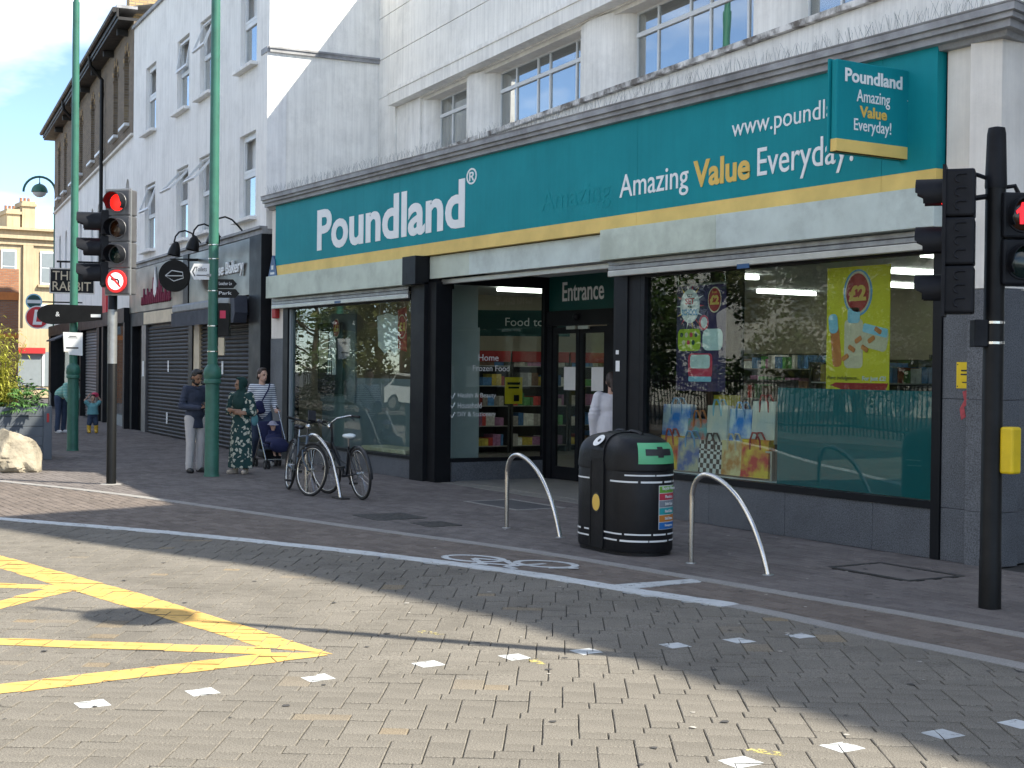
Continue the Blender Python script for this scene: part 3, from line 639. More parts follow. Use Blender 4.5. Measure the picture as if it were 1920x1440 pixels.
# --- inside the shop
SB(MB().box(-25.55, -9.3, .32, 9.4, -.02, .012).box(-18.9, -14.4, .05, 1.95, -.02, .004), 'shop_floor', 'interior_floor')
SB(MB().box(-25.6, -18.99, .3, 9.5, 3.28, 3.34).box(-18.98, -14.3, 2.07, 9.5, 3.28, 3.34).box(-14.29, -9.2, .3, 9.5, 3.28, 3.34), 'shop_ceiling', 'interior_white')
SB(MB().box(-25.62, -25.55, .3, 9.5, 0, 3.28).box(-25.55, -9.2, 9.42, 9.5, 0, 3.28).box(-9.28, -9.2, .31, 9.4, 0, 3.28), 'interior_wall', 'interior_wall')
for x, y in [(-22.85, 4.1), (-20.0, 8.0), (-17.15, 7.8), (-22.8, 7.4), (-17.2, 4.1), (-12.5, 4.1), (-12.5, 8.0), (-20, 4.1), (-14.8, 6.0)]:
    SB(MB().box(x-.05, x+.05, y-.7, y+.7, 3.20, 3.262), 'strip_light', 'tube_light')
col_ = SB(MB().box(-20.35, -19.85, .62, 1.22, .012, 3.28), 'column', 'interior_white'); SB(MB().box(-20.36, -19.80, .57, .615, .012, 2.4).box(-19.845, -19.80, .62, 1.23, .012, 2.4), 'column_cladding', 'frame_white', col_)
SB(MB().box(-24.6, -19.7, .62, .66, .012, 1.55).box(-24.6, -23.1, .58, .615, 1.1, 2.78), 'window_backing', 'grey_panel')
PC = []
for k, c in enumerate([(.5, .06, .05), (.6, .45, .08), (.1, .25, .5), (.55, .5, .45), (.12, .35, .12), (.7, .68, .62), (.45, .2, .35), (.2, .12, .08)]):
    mat('pack%d' % k, c, .5, var=.25, scale=20, isl=.5); PC.append('pack%d' % k)
def shelving(x, y, rz, L, H, label, header=True, depth=.5, ns=5):
    t = thing('shelving_unit', label, 'shelving', (x, y, .012), rz)
    MB().box(-L/2, L/2, -.02, .02, 0, H).box(-L/2, -L/2+.04, -depth, -.02, 0, H*.98).box(L/2-.04, L/2, -depth, -.02, 0, H*.98).build('back_panel', 'shelf_dark', t)
    if header: MB().box(-L/2, L/2, -depth-.02, -depth+.02, H-.22, H).build('header', 'red_header', t)
    for i in range(ns):
        z = .15+i*(H-.45)/max(1, ns-1) if ns > 1 else .3
        MB().box(-L/2+.045, L/2-.045, -depth, -.025, z-.02, z).build('shelf', 'alu', t)
        mbs = {}
        xx = -L/2+.06
        while xx < L/2-.14:
            w = random.uniform(.06, .13); h = random.uniform(.14, .27); c = random.choice(PC)
            for q in range(random.choice((1, 2, 2, 3))):
                if xx+w > L/2-.06: break
                mbs.setdefault(c, MB()).box(xx, xx+w-.006, -depth+.03, -.1, z+.001, z+h); xx += w
        for c, mb in mbs.items():
            o = mb.build('packs', c, t); o['kind'] = 'stuff'
    return t
for k, y in enumerate((4.3, 5.75, 7.2)): shelving(-25.5, y, R_(90), 1.4, 2.1, ['chilled cabinet with red header against the left wall, nearest the windows', 'middle chilled cabinet with red header against the left wall', 'last chilled cabinet with red header, deepest along the left wall'][k])
shelving(-12.4, 3.6, 0, 3.6, 1.9, 'stocked shelving unit behind the hanging school banner', False); shelving(-21.0, 9.3, 0, 4.5, 2.1, 'long stocked shelving at the back left of the shop', False)
shelving(-14.5, 9.3, 0, 5.5, 2.1, 'long stocked shelving at the back right of the shop', False); shelving(-18.6, 5.6, 0, 3.0, 1.6, 'low stocked shelving unit straight behind the entrance doors', False)
b_ = thing('hanging_aisle_sign', 'dark green hanging Food aisle sign seen through the side screen', 'sign', (-22.6, 3.3, 2.35))
MB().box(-1.3, 1.3, -.02, .02, 0, .48).build('board', 'teal_dark', b_); text('Food to go', 'lettering', 'white_vinyl', b_, .1, .14, 1.0, .2, y=-.024)
MB().cyl((-1.1, 0, .48), (-1.1, 0, .93), .008, 6).cyl((1.1, 0, .48), (1.1, 0, .93), .008, 6).build('wire', 'alu', b_)
b_.rotation_euler = (0, 0, R_(52))
o = MB().box(-.008, 0, -.16, .16, 0, .42).build('warning_poster', 'yellow_box'); o.location = (-18.98, 1.38, 1.19); tag(o, 'yellow warning poster taped inside the entrance side screen', 'poster')
MB().box(.001, .002, -.12, .12, .3, .34).box(.001, .002, -.1, .1, .24, .27).box(.001, .002, 0, .1, .04, .14).build('print', 'black_frame', o)
# ================================================================ hanging sign and window displays
t = thing('projecting_sign', 'square teal Poundland sign jutting out from the fascia on a bracket', 'sign', (-9.6, -.52, 3.76))
MB().box(.0, .07, -.5, .45, 0, .84, bev=.012).build('box', 'teal', t)
MB().box(-.003, .074, -.502, .452, .0, .115, bev=.004).build('yellow_band', 'yellow_strip', t)
MB().box(-.03, -.01, -.52, .47, -.01, .85).build('rear_face', 'teal', t); MB().box(-.03, .03, .455, .5, .1, .75).build('bracket', 'black_frame', t)
def on_x(s, y, z, w, h, ma, bold=0): return text(s, 'lettering', ma, t, 0, 0, w, h, M=Matrix.Translation((.0735, y, z)) @ MY, bold=bold, ext=.002)
on_x('Poundland', -.40, .645, .74, .125, 'white_vinyl', .028); on_x('Amazing', -.25, .44, .43, .15, 'white_vinyl', .004); on_x('Value', -.21, .335, .35, .105, 'gold', .03); on_x('Everyday!', -.28, .175, .48, .145, 'white_vinyl', .004)
mat('navy', (.035, .02, .09), .6, var=.05); mat('lime', (.42, .55, .03), .5, var=.1); mat('pastel', (.62, .75, .72), .5); mat('pink_red', (.62, .03, .09), .5); mat('sky_print', (.12, .35, .62), .5, var=.3, scale=10)
mat('orange_print', (.62, .2, .05), .5); mat('cream', (.7, .6, .42), .6, var=.15, scale=9); mat('banner_yellow', (.72, .62, .02), .55, var=.06); mat('poster_black', (.02, .02, .022), .5)
mat('sky_blue2', (.3, .6, .75), .5)
def badge(par, x, z, r, y, s, sub=None):
    MB().prism(disc(x, z, r, 0, 0, 28, .8), y-.002, y).build('badge_rim', 'cream', par); MB().prism(disc(x, z, r*.9, 0, 0, 28, .8), y-.004, y-.0021).build('badge', 'red_header', par)
    text(s, 'price', 'gold', par, x, z-r*.4, r*1.1, r*.75, y=y-.005, bold=.05, align='C', ext=.001)
    if sub: text(sub, 'price', 'gold', par, x, z+r*.5, r*.6, r*.2, y=y-.005, align='C', ext=.001)
def rrect(x, z, w, h, r=.03):
    P = []
    for cx, cz, a0 in ((x+w/2-r, z-h/2+r, -90), (x+w/2-r, z+h/2-r, 0), (x-w/2+r, z+h/2-r, 90), (x-w/2+r, z-h/2+r, 180)):
        P += [(cx+r*math.cos(R_(a0+k*30)), cz+r*math.sin(R_(a0+k*30))) for k in range(4)]
    return P
# school banner
bn = thing('school_banner', 'dark purple back to school banner hanging in the right window', 'banner', (-13.0, .25, 1.5))
MB().box(-.45, .45, 0, .006, 0, 1.25).build('cloth', 'navy', bn); MB().cyl((-.46, .003, 1.25), (.46, .003, 1.25), .012, 8).build('rod', 'alu', bn)
MB().cyl((-.43, .003, 1.25), (-.43, .003, 1.6), .003, 4).cyl((.43, .003, 1.25), (.43, .003, 1.6), .003, 4).build('cord', 'alu', bn)
for k in range(14):
    a = 2*math.pi*k/14; c = ['pink_red', 'sign_white', 'gold'][k % 3]
    MB().prism([(-.2+.17*math.cos(a-.05), 1.0+.2*math.sin(a-.05)), (-.2+.27*math.cos(a), 1.0+.28*math.sin(a)), (-.2+.17*math.cos(a+.05), 1.0+.2*math.sin(a+.05))], -.002, 0).build('burst_ray', c, bn)
MB().prism(disc(-.2, 1.0, .2, 0, 0, 24, .9), -.004, -.0021).build('roundel', 'sign_white', bn)
for s, z, h, ma in (('GET', 1.105, .04, 'poster_black'), ('SET', 1.02, .075, 'pink_red'), ('FOR', .975, .03, 'poster_black'), ('SCHOOL', .89, .075, 'sky_print')): text(s, 'lettering', ma, bn, -.2, z, {'GET': .1, 'SET': .17, 'FOR': .08, 'SCHOOL': .3}[s], h, y=-.005, bold=.03, align='C', ext=.001)
MB().ell((.06, -.004, .80), (.09, .006, .09)).build('apple_print', 'pink_red', bn); MB().ell((.07, -.008, .8), (.06, .005, .065)).build('apple_flesh', 'sign_white', bn)
badge(bn, .25, 1.06, .15, -.001, '£2', 'from')
MB().prism(rrect(-.21, .60, .42, .26, .06), -.003, -.0005).build('lunchbox_print', 'lime', bn)
for k in range(7): MB().prism(disc(-.35+.09*(k % 4)+.04*(k//4), .66-.09*(k//4), .03, 0, 0, 10), -.005, -.0031).build('kiwi_print', ['teal_dark', 'cream', 'pink_red'][k % 3], bn)
MB().prism(rrect(.22, .60, .36, .25, .08), -.003, -.0005).build('lunchbox_print', 'pastel', bn)
MB().prism(rrect(.0, .30, .44, .28, .05), -.003, -.0005).build('lunchbox_print', 'pink_red', bn); MB().prism(rrect(0, .345, .36, .16, .04), -.006, -.0031).build('lunchbox_print', 'pastel', bn); MB().prism(rrect(0, .14, .42, .06, .02), -.0055, -.003).build('lunchbox_print', 'sky_blue2', bn)
# yellow product poster
yp = thing('yellow_poster', 'tall lime yellow £2 bath product poster in the right window', 'poster', (-10.5, .26, 1.56))
MB().box(-.44, .44, 0, .006, 0, 1.26).build('sheet', 'banner_yellow', yp); badge(yp, 0, .99, .22, -.001, '£2')
MB().prism(disc(0, .99, .24, 0, 0, 28, .84), -.0008, -.0002).build('badge_ring', 'sky_print', yp)
def rot_prism(poly, cx, cz, a, y0, y1):
    c, s = math.cos(a), math.sin(a); return MB().prism([(cx+x*c-z*s, cz+x*s+z*c) for x, z in poly], y0, y1)
rot_prism(rrect(0, 0, .13, .42, .05), -.30, .44, .12, -.003, -.001).build('bottle_print', 'orange_print', yp); rot_prism(rrect(0, 0, .13, .2, .05), -.34, .68, .12, -.005, -.0031).build('cap_print', 'sky_blue2', yp)
rot_prism(rrect(0, 0, .26, .5, .05), -.05, .47, 0, -.003, -.001).build('tub_print', 'cream', yp); rot_prism(rrect(0, 0, .17, .16, .04), -.05, .76, 0, -.005, -.0031).build('cap_print', 'sky_blue2', yp)
rot_prism(rrect(0, 0, .36, .22, .05), .24, .52, -.2, -.004, -.0012).build('box_print', 'cream', yp); rot_prism(rrect(0, 0, .34, .09, .02), .25, .60, -.2, -.006, -.0041).build('lid_print', 'sky_blue2', yp)
for k in range(6): rot_prism(rrect(0, 0, .10, .05, .015), -.16+k*.09, .33+.06*(k % 3)+.03*k, .5*(-1)**k, -.009, -.0065).build('wafer_print', 'orange_print', yp)
text('Pure indulgence...', 'lettering', 'poster_black', yp, -.42, .09, .46, .05, y=-.004, ext=.001, shear=.2); text('For just £2!', 'lettering', 'sign_white', yp, .08, .08, .32, .06, y=-.004, bold=.03, ext=.001)
MB().prism([(-.38, .04), (-.2, .0), (.40, .0), (.43, .07), (-.3, .07)], -.003, -.001).build('splash_print', 'red_header', yp)
# left window posters
lp = thing('skeleton_poster', 'dark poster with a pale tall figure and round £1 badge in left window', 'poster', (-24.0, .50, 1.25))
MB().box(-.55, .55, 0, .008, 0, 1.3).build('sheet', 'poster_black', lp); MB().prism([(-.5, .5), (-.1, .6), (-.08, 1.1), (-.5, 1.18)], -.002, 0).build('glow_print', 'cream', lp)
for k in range(16):
    x = random.uniform(-.15, .25); MB().prism([(x, .35), (x+.03, .35), (x*.5+.1, 1.05), (x*.5+.06, 1.05)], -.004-.0006*k, -.0022-.0006*k).build('figure_print', 'sign_white', lp)
MB().prism(disc(.08, 1.05, .1, 0, 0, 16, .8), -.016, -.0145).build('figure_print', 'sign_white', lp); badge(lp, .3, 1.2, .17, -.017, '£1')
gp = thing('ghost_banner', 'white scalloped hanging banner with £1 badge in left window', 'banner', (-21.4, .42, 2.0))
MB().prism([(-.5, .62), (-.44, .1), (-.2, -.02), (0, .05), (.2, -.05), (.45, .15), (.5, .66), (.2, .6), (-.1, .66)], 0, .005).build('cloth', 'frame_white', gp)
MB().prism([(.3, .05), (.62, .0), (.6, .75), (.28, .7)], -.003, -.0005).build('red_flag', 'red_header', gp); badge(gp, .44, .42, .2, -.004, '£1')
MB().cyl((-.4, .002, .6), (-.4, .002, 1.25), .004, 4).cyl((.5, .002, .6), (.5, .002, 1.25), .004, 4).build('cord', 'alu', gp)
# display plinth in the left window
tag(MB().box(-21.8, -20.2, .1, .6, .35, .42, bev=.01).build('display_shelf', 'cream'), 'low beige display shelf inside the left window', 'shelf')
# shopping bags in the right window
def bag_mat(i, c1, c2, c3):
    pattern_mat('bag_print%d' % i, 'noise', c1, c2, c3, .55); return 'bag_print%d' % i
bms = [bag_mat(0, (.03, .25, .75), (.7, .8, .85), 5), bag_mat(1, (.6, .25, .04), (.85, .7, .35), 9), bag_mat(2, (.65, .02, .02), (.9, .6, .03), 7), bag_mat(3, (.03, .12, .4), (.5, .5, .35), 7), bag_mat(4, (.6, .65, .62), (.75, .72, .6), 6), bag_mat(5, (.1, .4, .42), (.6, .15, .1), 8)]
pattern_mat('bag_check', 'check', (.02, .02, .02), (.75, .75, .73), 18)
desc = {0: 'sky blue', 1: 'sandy beige', 2: 'red and yellow', 3: 'navy and gold', 4: 'pale cream', 5: 'teal and red'}
def bag(x, z, w, h, mk, label, handle, y=.34, d=.14):
    t = thing('shopping_bag', label, 'bag', (x, y, z), random.uniform(-.12, .12), 'shopping bags in the right window')
    mb = MB(); lean = random.uniform(-.01, .01); P = [(-w/2, 0), (w/2, 0), (w/2*.96, h), (-w/2*.96, h)]
    vs = [(-w/2, -d/2, 0), (w/2, -d/2, 0), (w/2, d/2, 0), (-w/2, d/2, 0), (-w/2*.97, -d/2*.7, h), (w/2*.97, -d/2*.7, h+lean), (w/2*.97, d/2*.6, h), (-w/2*.97, d/2*.6, h)]
    mb.add([(x*1.15, y_, z_*1.18) for x, y_, z_ in vs], [(0, 3, 2, 1), (0, 1, 5, 4), (1, 2, 6, 5), (2, 3, 7, 6), (3, 0, 4, 7)]); mb.build('body', mk, t)
    for yy in (-d/2*.7, d/2*.6): MB().tube([(-w*.22, yy, h-.05), (-w*.2, yy-.01, h+.06), (-w*.08, yy-.02, h+.14), (w*.08, yy-.02, h+.14), (w*.2, yy-.01, h+.06), (w*.22, yy, h-.05)], .012, 5).build('handle', handle, t)
    return t
rows = [(-13.62, .90, .42, .36, bms[0], 'sky blue shopping bag at the left end of the top row', 'sky_print'), (-13.22, .86, .30, .26, bms[5], 'small teal and red shopping bag in the middle of the top row', 'orange_print'), (-12.85, .86, .36, .40, bms[4], 'tall pale cream shopping bag below the school banner', 'sky_blue2'), (-12.44, .88, .36, .36, bms[0], 'sky blue shopping bag second from the right in the top row', 'sky_print'), (-12.05, .93, .32, .40, bms[4], 'pale bag with red handles at the right end of the top row', 'red_header'),
        (-13.6, .55, .36, .34, bms[2], 'red and yellow bag at the left end of the bottom row', 'red_header'), (-13.22, .55, .36, .33, bms[3], 'navy and gold bag in the bottom row behind the bin', 'sky_print'), (-12.84, .55, .34, .32, MATS['bag_check'], 'black and white checked bag in the bottom row', 'poster_black'), (-12.46, .55, .36, .33, bms[1], 'sandy beige bag in the bottom row', 'cream'), (-12.07, .55, .36, .36, bms[2], 'red and yellow bag at the right end of the bottom row', 'red_header')]
for r in rows: bag(*r, y=.34 if r[1] < .8 else .45)
tag(MB().box(-13.73, -11.8, .3, .58, .835, .855).box(-13.73, -13.7, .3, .58, .47, .835).box(-11.83, -11.8, .3, .58, .47, .835).build('display_shelf', 'alu'), 'metal display shelf holding the top row of bags', 'shelf')
tag(MB().box(-13.73, -9.3, .2, .62, .44, .53).build('window_board', 'interior_white'), 'white window board under the bottom row of bags', 'shelf')
ye = thing('yellow_display_box', 'tall yellow cardboard box standing behind the middle bags', 'box', (-13.08, .66, .53)); MB().box(-.16, .16, 0, .14, 0, .92).build('carton', 'banner_yellow', ye); MB().prism(disc(0, .75, .09, 0, 0), -.003, 0).build('roundel', 'cream', ye); MB().prism(rrect(0, .5, .24, .16), -.003, 0).build('panel', 'sky_print', ye)
# ================================================================ white terrace building
WP = Vector((-25.85, 0, 0)); WA = R_(-5)
wb = thing('terrace_building', 'three-storey white rendered terrace with open windows above the bakery', 'building', WP, WA)
def WB(mb, name, ma, parent=None, **k): return mb.build(name, ma, parent or wb, **k)
U0 = 12.55; ZT = 10.85
opens = [(.87, 2.04), (4.2, 5.37), (6.37, 7.54), (9.83, 11.02)]; rowsz = [(4.72, 6.44), (7.78, 9.5)]
mb = MB(); zs = [(4.4, 4.72, 0), (4.72, 6.44, 1), (6.44, 7.78, 0), (7.78, 9.5, 1), (9.5, ZT, 0)]
for z0, z1, w in zs:
    if not w: mb.box(-U0, 0, 0, .35, z0, z1)
    else:
        e = [0]+[q for o_ in opens for q in o_]+[U0]
        for a, b in zip(e[::2], e[1::2]): mb.box(-b, -a, 0, .35, z0, z1)
front = WB(mb, 'front_wall', 'white_shade_render')
WB(MB().box(-.3, 0.0, .352, 10, 4.4, ZT), 'side_wall', 'white_render'); WB(MB().box(-U0, -.3, 9.7, 10, 0, ZT).box(-U0, -U0+.3, .352, 9.7, 0, ZT), 'rear_wall', 'white_render')
WB(MB().box(-U0, -.3, .36, 9.7, 10.3, 10.4), 'roof', 'lead'); WB(MB().box(-U0-.05, .05, -.06, .42, ZT, ZT+.09).box(-.36, .05, .42, 10, ZT, ZT+.09), 'coping', 'lead')
WB(MB().box(0.001, .05, 0, 2.4, 7.80, 7.87).box(.001, .07, -.02, 2.4, 7.87, 7.91), 'string_course', 'lead'); WB(MB().box(-.37, 0, -.035, -.001, 4.45, 7.80), 'corner_strip', 'white_shade_render')
WB(MB().box(-.40, .02, -.05, -.001, 7.801, 7.91), 'corner_block', 'lead')
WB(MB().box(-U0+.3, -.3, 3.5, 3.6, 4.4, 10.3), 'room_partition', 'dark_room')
for ri, (z0, z1) in enumerate(rowsz):
    for ci, (a, b) in enumerate(opens):
        WB(MB().box(-b-.1, -a+.1, -.15, .2, z0-.075, z0-.002, bev=.01), 'sill', 'white_shade_render')
        zm = z0+(z1-z0)*.52; y = .09; x0, x1 = -b+.01, -a-.01
        f = MB().box(x0, x1, y, y+.06, z0, z0+.06).box(x0, x1, y, y+.06, z1-.06, z1-.002).box(x0, x0+.06, y, y+.06, z0+.06, z1-.06).box(x1-.06, x1, y, y+.06, z0+.06, z1-.06).box(x0+.06, x1-.06, y-.004, y+.064, zm-.05, zm+.05)
        w = WB(f, 'window', 'frame_white')
        MB().box(x0+.06, x1-.06, y+.03, y+.036, z0+.06, zm-.05).build('pane', 'glass_upper', w)
        MB().box(x0+.1, x0+.1+(x1-x0)*random.uniform(.25, .5), y+.15, y+.17, z0+.02, z1-.02).build('curtain', 'interior_white', w)
        op = {(1, 1): 10, (1, 2): 18, (0, 0): 0, (0, 1): 0}.get((ri, ci), 0)
        op = {(1, 2): 9, (1, 1): 22, (0, 3): 20, (0, 2): 42, (0, 1): 40}.get((ri, ci), 0)
        s_ = MB(); hh = z1-.06-zm-.05; ww = x1-x0-.12
        s_.box(-ww/2, ww/2, -.03, .02, -hh, -hh+.06).box(-ww/2, ww/2, -.03, .02, -.06, 0).box(-ww/2, -ww/2+.05, -.03, .02, -hh+.06, -.06).box(ww/2-.05, ww/2, -.03, .02, -hh+.06, -.06)
        c = s_.build('casement', 'frame_white', w); c.location = ((x0+x1)/2, y-.01 if op else y+.02, z1-.062); c.rotation_euler = (R_(-op), 0, 0)
        MB().box(-ww/2+.05, ww/2-.05, -.008, -.002, -hh+.06, -.06).build('pane', 'glass_upper', c)
        # sub-part of a part: keep three levels
        g = c.children[0]; g.parent = w; g.matrix_local = c.matrix_local.copy()
# --- shopfronts on the ground floor
mat('mirror_bronze', (.085, .075, .058), .32, metal=.6, var=.35, scale=1.5); mat('beige_panel', (.62, .52, .36), .5, var=.12); mat('magenta', (.20, .01, .05), .5); mat('slat_grey', (.030, .027, .024), .5, metal=.2, var=.15, scale=4, dirt=.15, spec=.25); mat('slat_light', (.20, .205, .21), .45, metal=.4, var=.12)
mat('awning_dark', (.035, .04, .055), .7, var=.15)
WB(MB().box(-U0, -.02, -.10, .2, 4.30, 4.40).box(-U0, -.02, -.16, .1, 4.40, 4.45), 'shopfront_cornice', 'lead')
WB(MB().box(-.83, -.02, -.12, .3, 0, 4.30), 'black_pier', 'black_frame'); WB(MB().box(-6.3, -5.82, -.12, .3, 2.8, 4.30), 'black_pier', 'black_frame')
WB(MB().box(-5.8, -.85, -.10, .1, 3.16, 4.28), 'sign_panel', 'mirror_bronze'); WB(MB().box(-12.5, -6.32, -.08, .1, 3.14, 4.29), 'sign_panel', 'mirror_bronze')
WB(MB().box(-12.5, -.85, -.06, .3, 2.78, 3.13), 'shopfront_header', 'black_frame'); WB(MB().box(-10.6, -7.3, -.10, -.062, 2.80, 3.10), 'beige_sign', 'beige_panel')
text('The Goose Bakery', 'lettering', 'white_vinyl', wb, -4.8, 3.56, 3.6, .34, y=-.135, ext=.015, bold=.012)
# pink script with a white flame
rnd = random.Random(4); 
for k in range(15):
    x = -10.9+k*.22; h = .18+.22*abs(math.sin(k*1.7))+(.3 if k in (6, 9) else 0)
    MB().tube([(x, -.09, 3.32), (x+.06, -.09, 3.32+h), (x+.12, -.09, 3.36+h*.5), (x+.08, -.09, 3.3), (x+.2, -.09, 3.36)], .022, 5).build('script_stroke', 'magenta', wb)
MB().prism([(-9.3, 3.45), (-9.16, 3.55), (-9.14, 3.75), (-9.24, 4.02), (-9.3, 4.22), (-9.36, 4.02), (-9.46, 3.75), (-9.44, 3.55)], -.11, -.085).build('flame', 'white_vinyl', wb)
def shutter_wall(par, x0, x1, z0, z1, y, ma, pitch=.088):
    MB().box(x0, x1, y+.03, y+.05, z0, z1).build('shutter_curtain', 'black_frame', par)
    prof = [(.028, 0), (-.012, .012), (-.018, pitch*.5), (-.004, pitch*.84), (.028, pitch*.9)]
    me = None; z = z0; n = 0
    while z+pitch <= z1+.001:
        if me is None:
            vs = []
            for xx in (x0, x1): vs += [(xx, y+a, b) for a, b in prof]
            m_ = MB().add(vs, [(k, k+1, k+6, k+5) for k in range(4)]+[(4, 0, 5, 9), (0, 1, 2, 3, 4), (9, 8, 7, 6, 5)]); me = m_.mesh('slat'); me.materials.append(MATS[ma])
        o = bpy.data.objects.new('slat', me); COL.objects.link(o); o.parent = par; o.location = (0, 0, z); z += pitch
shutter_wall(wb, -5.06, -.85, 0, 2.78, .02, 'slat_grey'); shutter_wall(wb, -10.5, -6.0, 0, 2.78, .02, 'slat_grey')
WB(MB().box(-5.6, -5.08, -.03, .3, 0, 2.78), 'beige_pilaster', 'beige_panel'); WB(MB().box(-5.99, -5.62, -.06, .3, 0, 2.78), 'black_post', 'black_frame')
WB(MB().box(-11.05, -10.55, -.05, .3, 0, 2.78), 'grey_post', 'signal_grey'); WB(MB().box(-12.2, -11.06, .12, .3, 0, 2.78), 'black_door', 'black_paint'); WB(MB().box(-12.5, -12.21, -.06, .3, 0, 2.78), 'black_post', 'black_frame')
WB(MB().box(-10.92, -10.72, -.056, -.051, 1.45, 1.85), 'notice', 'frame_white')
for x, z in ((-8.2, 1.72), (-8.3, .45), (-3.2, 1.7)): WB(MB().box(x-.07, x+.07, -.006, -.001, z-.14, z+.14), 'peeling_sticker', 'sign_white')
# awning cassette with scalloped valance
aw = thing('bakery_awning', 'closed dark awning with grey cassette over the bakery shutters', 'awning', WP, WA)
MB().box(-6.1, -1.2, -.42, -.13, 2.93, 3.12, bev=.04).build('cassette', 'slat_light', aw); MB().box(-6.1, -1.2, -.43, -.40, 2.62, 2.93).build('valance', 'awning_dark', aw)
MB().prism([(-1.2, 2.6), (-.95, 2.6), (-.85, 2.8), (-.9, 3.14), (-1.2, 3.14)], -.40, -.14).build('end_bracket', 'awning_dark', aw); text('Bakery', 'lettering', 'frame_white', aw, -2.1, 2.70, .75, .16, y=-.435)
# gooseneck lamps
g0 = thing('gooseneck_lamp', 'black gooseneck sign lamp, leftmost of three above the bakery sign', 'lamp', WP, WA, 'gooseneck lamps over the bakery')
MB().tube([(0, -.12, 4.42), (0, -.24, 4.55), (0, -.36, 4.66), (0, -.5, 4.71), (0, -.63, 4.67), (0, -.71, 4.57), (0, -.74, 4.44)], .018, 8).build('arm', 'black_paint', g0, smooth=40)
MB().lathe([(.03, 4.46), (.06, 4.43), (.09, 4.38), (.12, 4.29), (.135, 4.19), (.14, 4.15), (.12, 4.17)], 18, Matrix.Translation((0, -.74, 4.2)) @ Matrix.Rotation(R_(-12), 4, 'X') @ Matrix.Translation((0, 0, -4.2))).build('shade', 'black_paint', g0, smooth=40)
for k, u in enumerate((4.55, 2.9, 1.25)):
    c = g0 if k == 0 else copy_tree(g0)
    d_ = Vector((math.cos(WA), math.sin(WA), 0)); c.location = WP-d_*u
    if k: c['label'] = ['', 'black gooseneck sign lamp, middle of three, left of the green post', 'black gooseneck sign lamp, rightmost of three, right of the green post'][k]
# round hanging shop sign
hs = thing('round_hanging_sign', 'round black hanging sign with a leaf outline beside the bakery', 'sign', WP-Vector((math.cos(WA), math.sin(WA), 0))*5.3+Vector((-.04, -.55, 3.75)), WA)
MB().prism(disc(0, 0, .36, 0, 0, 32), -.03, .03).build('disc', 'black_paint', hs); hs.rotation_euler = (0, 0, R_(52))
MB().tube([(-.2, -.034, 0), (-.05, -.034, .12), (.2, -.034, .08), (.22, -.034, -.05), (0, -.034, -.12), (-.2, -.034, 0), (.2, -.034, 0)], .012, 5).build('leaf_outline', 'frame_white', hs); MB().box(.3, .9, -.015, .015, .33, .36).box(-.1, .9, -.015, .015, .36, .39).build('arm', 'black_paint', hs)
# alarm boxes on the shop's left pilaster
al = thing('blue_alarm_box', 'blue triangular alarm box on the pale pilaster by the bakery', 'alarm box', (-25.3, -.02, 3.42)); MB().prism([(-.22, 0), (.22, 0), (.1, .34), (-.02, .42)], -.1, 0).build('case', 'sign_blue', al)
MB().box(-.1, .1, -.104, -.1005, .06, .1).box(-.05, .05, -.104, -.1005, .15, .23).build('print', 'frame_white', al)
tag(MB().box(-25.4, -25.2, -.09, -.001, 2.65, 2.87, bev=.02).build('red_bell_box', 'red_header'), 'small red bell box low on the pale pilaster', 'alarm box')
# ================================================================ brown brick terrace
BP = Vector((-38.40, 1.098, 0)); BA = R_(-8.5)
bb = thing('brick_terrace', 'dark brown brick terrace with arched windows over a white painted storey', 'building', BP, BA)
pattern_mat('brick_brown', 'brick', (.13, .095, .062), (.22, .16, .10), 2.1, .9); pattern_mat('brick_yellow', 'brick', (.42, .28, .13), (.5, .36, .18), 2.1, .9); pattern_mat('brick_red', 'brick', (.34, .14, .07), (.42, .2, .1), 2.1, .9)
mat('eave_black', (.02, .019, .018), .6, var=.3, scale=5)
BL = 22.4
def arch(x, z0, w, h, y0, y1, n=10):
    return [(x-w/2, z0), (x+w/2, z0)]+[(x+w/2*math.cos(math.pi*k/n), z0+h-w/2+w/2*math.sin(math.pi*k/n)) for k in range(n+1)]
def holed(par, name, ma, x0, x1, z0, z1, y0, y1, holes):
    bm = bmesh.new()
    def loop(P): 
        vs = [bm.verts.new((x, y0, z)) for x, z in P]; return [bm.edges.new((vs[i], vs[(i+1) % len(vs)])) for i in range(len(vs))]
    es = loop([(x0, z0), (x1, z0), (x1, z1), (x0, z1)])
    for h in holes: es += loop(h)
    bmesh.ops.triangle_fill(bm, use_beauty=True, edges=es, use_dissolve=False)
    r = bmesh.ops.extrude_face_region(bm, geom=bm.faces[:]); bmesh.ops.translate(bm, vec=(0, y1-y0, 0), verts=[g for g in r['geom'] if isinstance(g, bmesh.types.BMVert)])
    bmesh.ops.recalc_face_normals(bm, faces=bm.faces); me = bpy.data.meshes.new(name); bm.to_mesh(me); bm.free(); me.materials.append(MATS[ma])
    o = bpy.data.objects.new(name, me); COL.objects.link(o); o.parent = par; return o
bw = [-1.35, -3.6, -6.9, -9.2, -12.6, -15, -18, -20.4]; hw = [arch(x, 8.45, .95, 2.1, 0, 0) for x in bw]; lw = [-1.2, -4.6, -7.6, -9.4, -12.8, -15, -17.8, -20.2]; hl = [arch(x, 5.0, .75, 1.95, 0, 0) for x in lw]
holed(bb, 'brick_wall', 'brick_brown', -BL, -.02, 8.06, 11.1, 0, .35, hw); holed(bb, 'painted_wall', 'white_shade_render', -BL, -.02, 3.3, 8.0, 0.03, .35, hl)
MB().box(-BL, -.02, -.06, .3, 8.0, 8.06).build('string_course', 'stone_pale', bb)
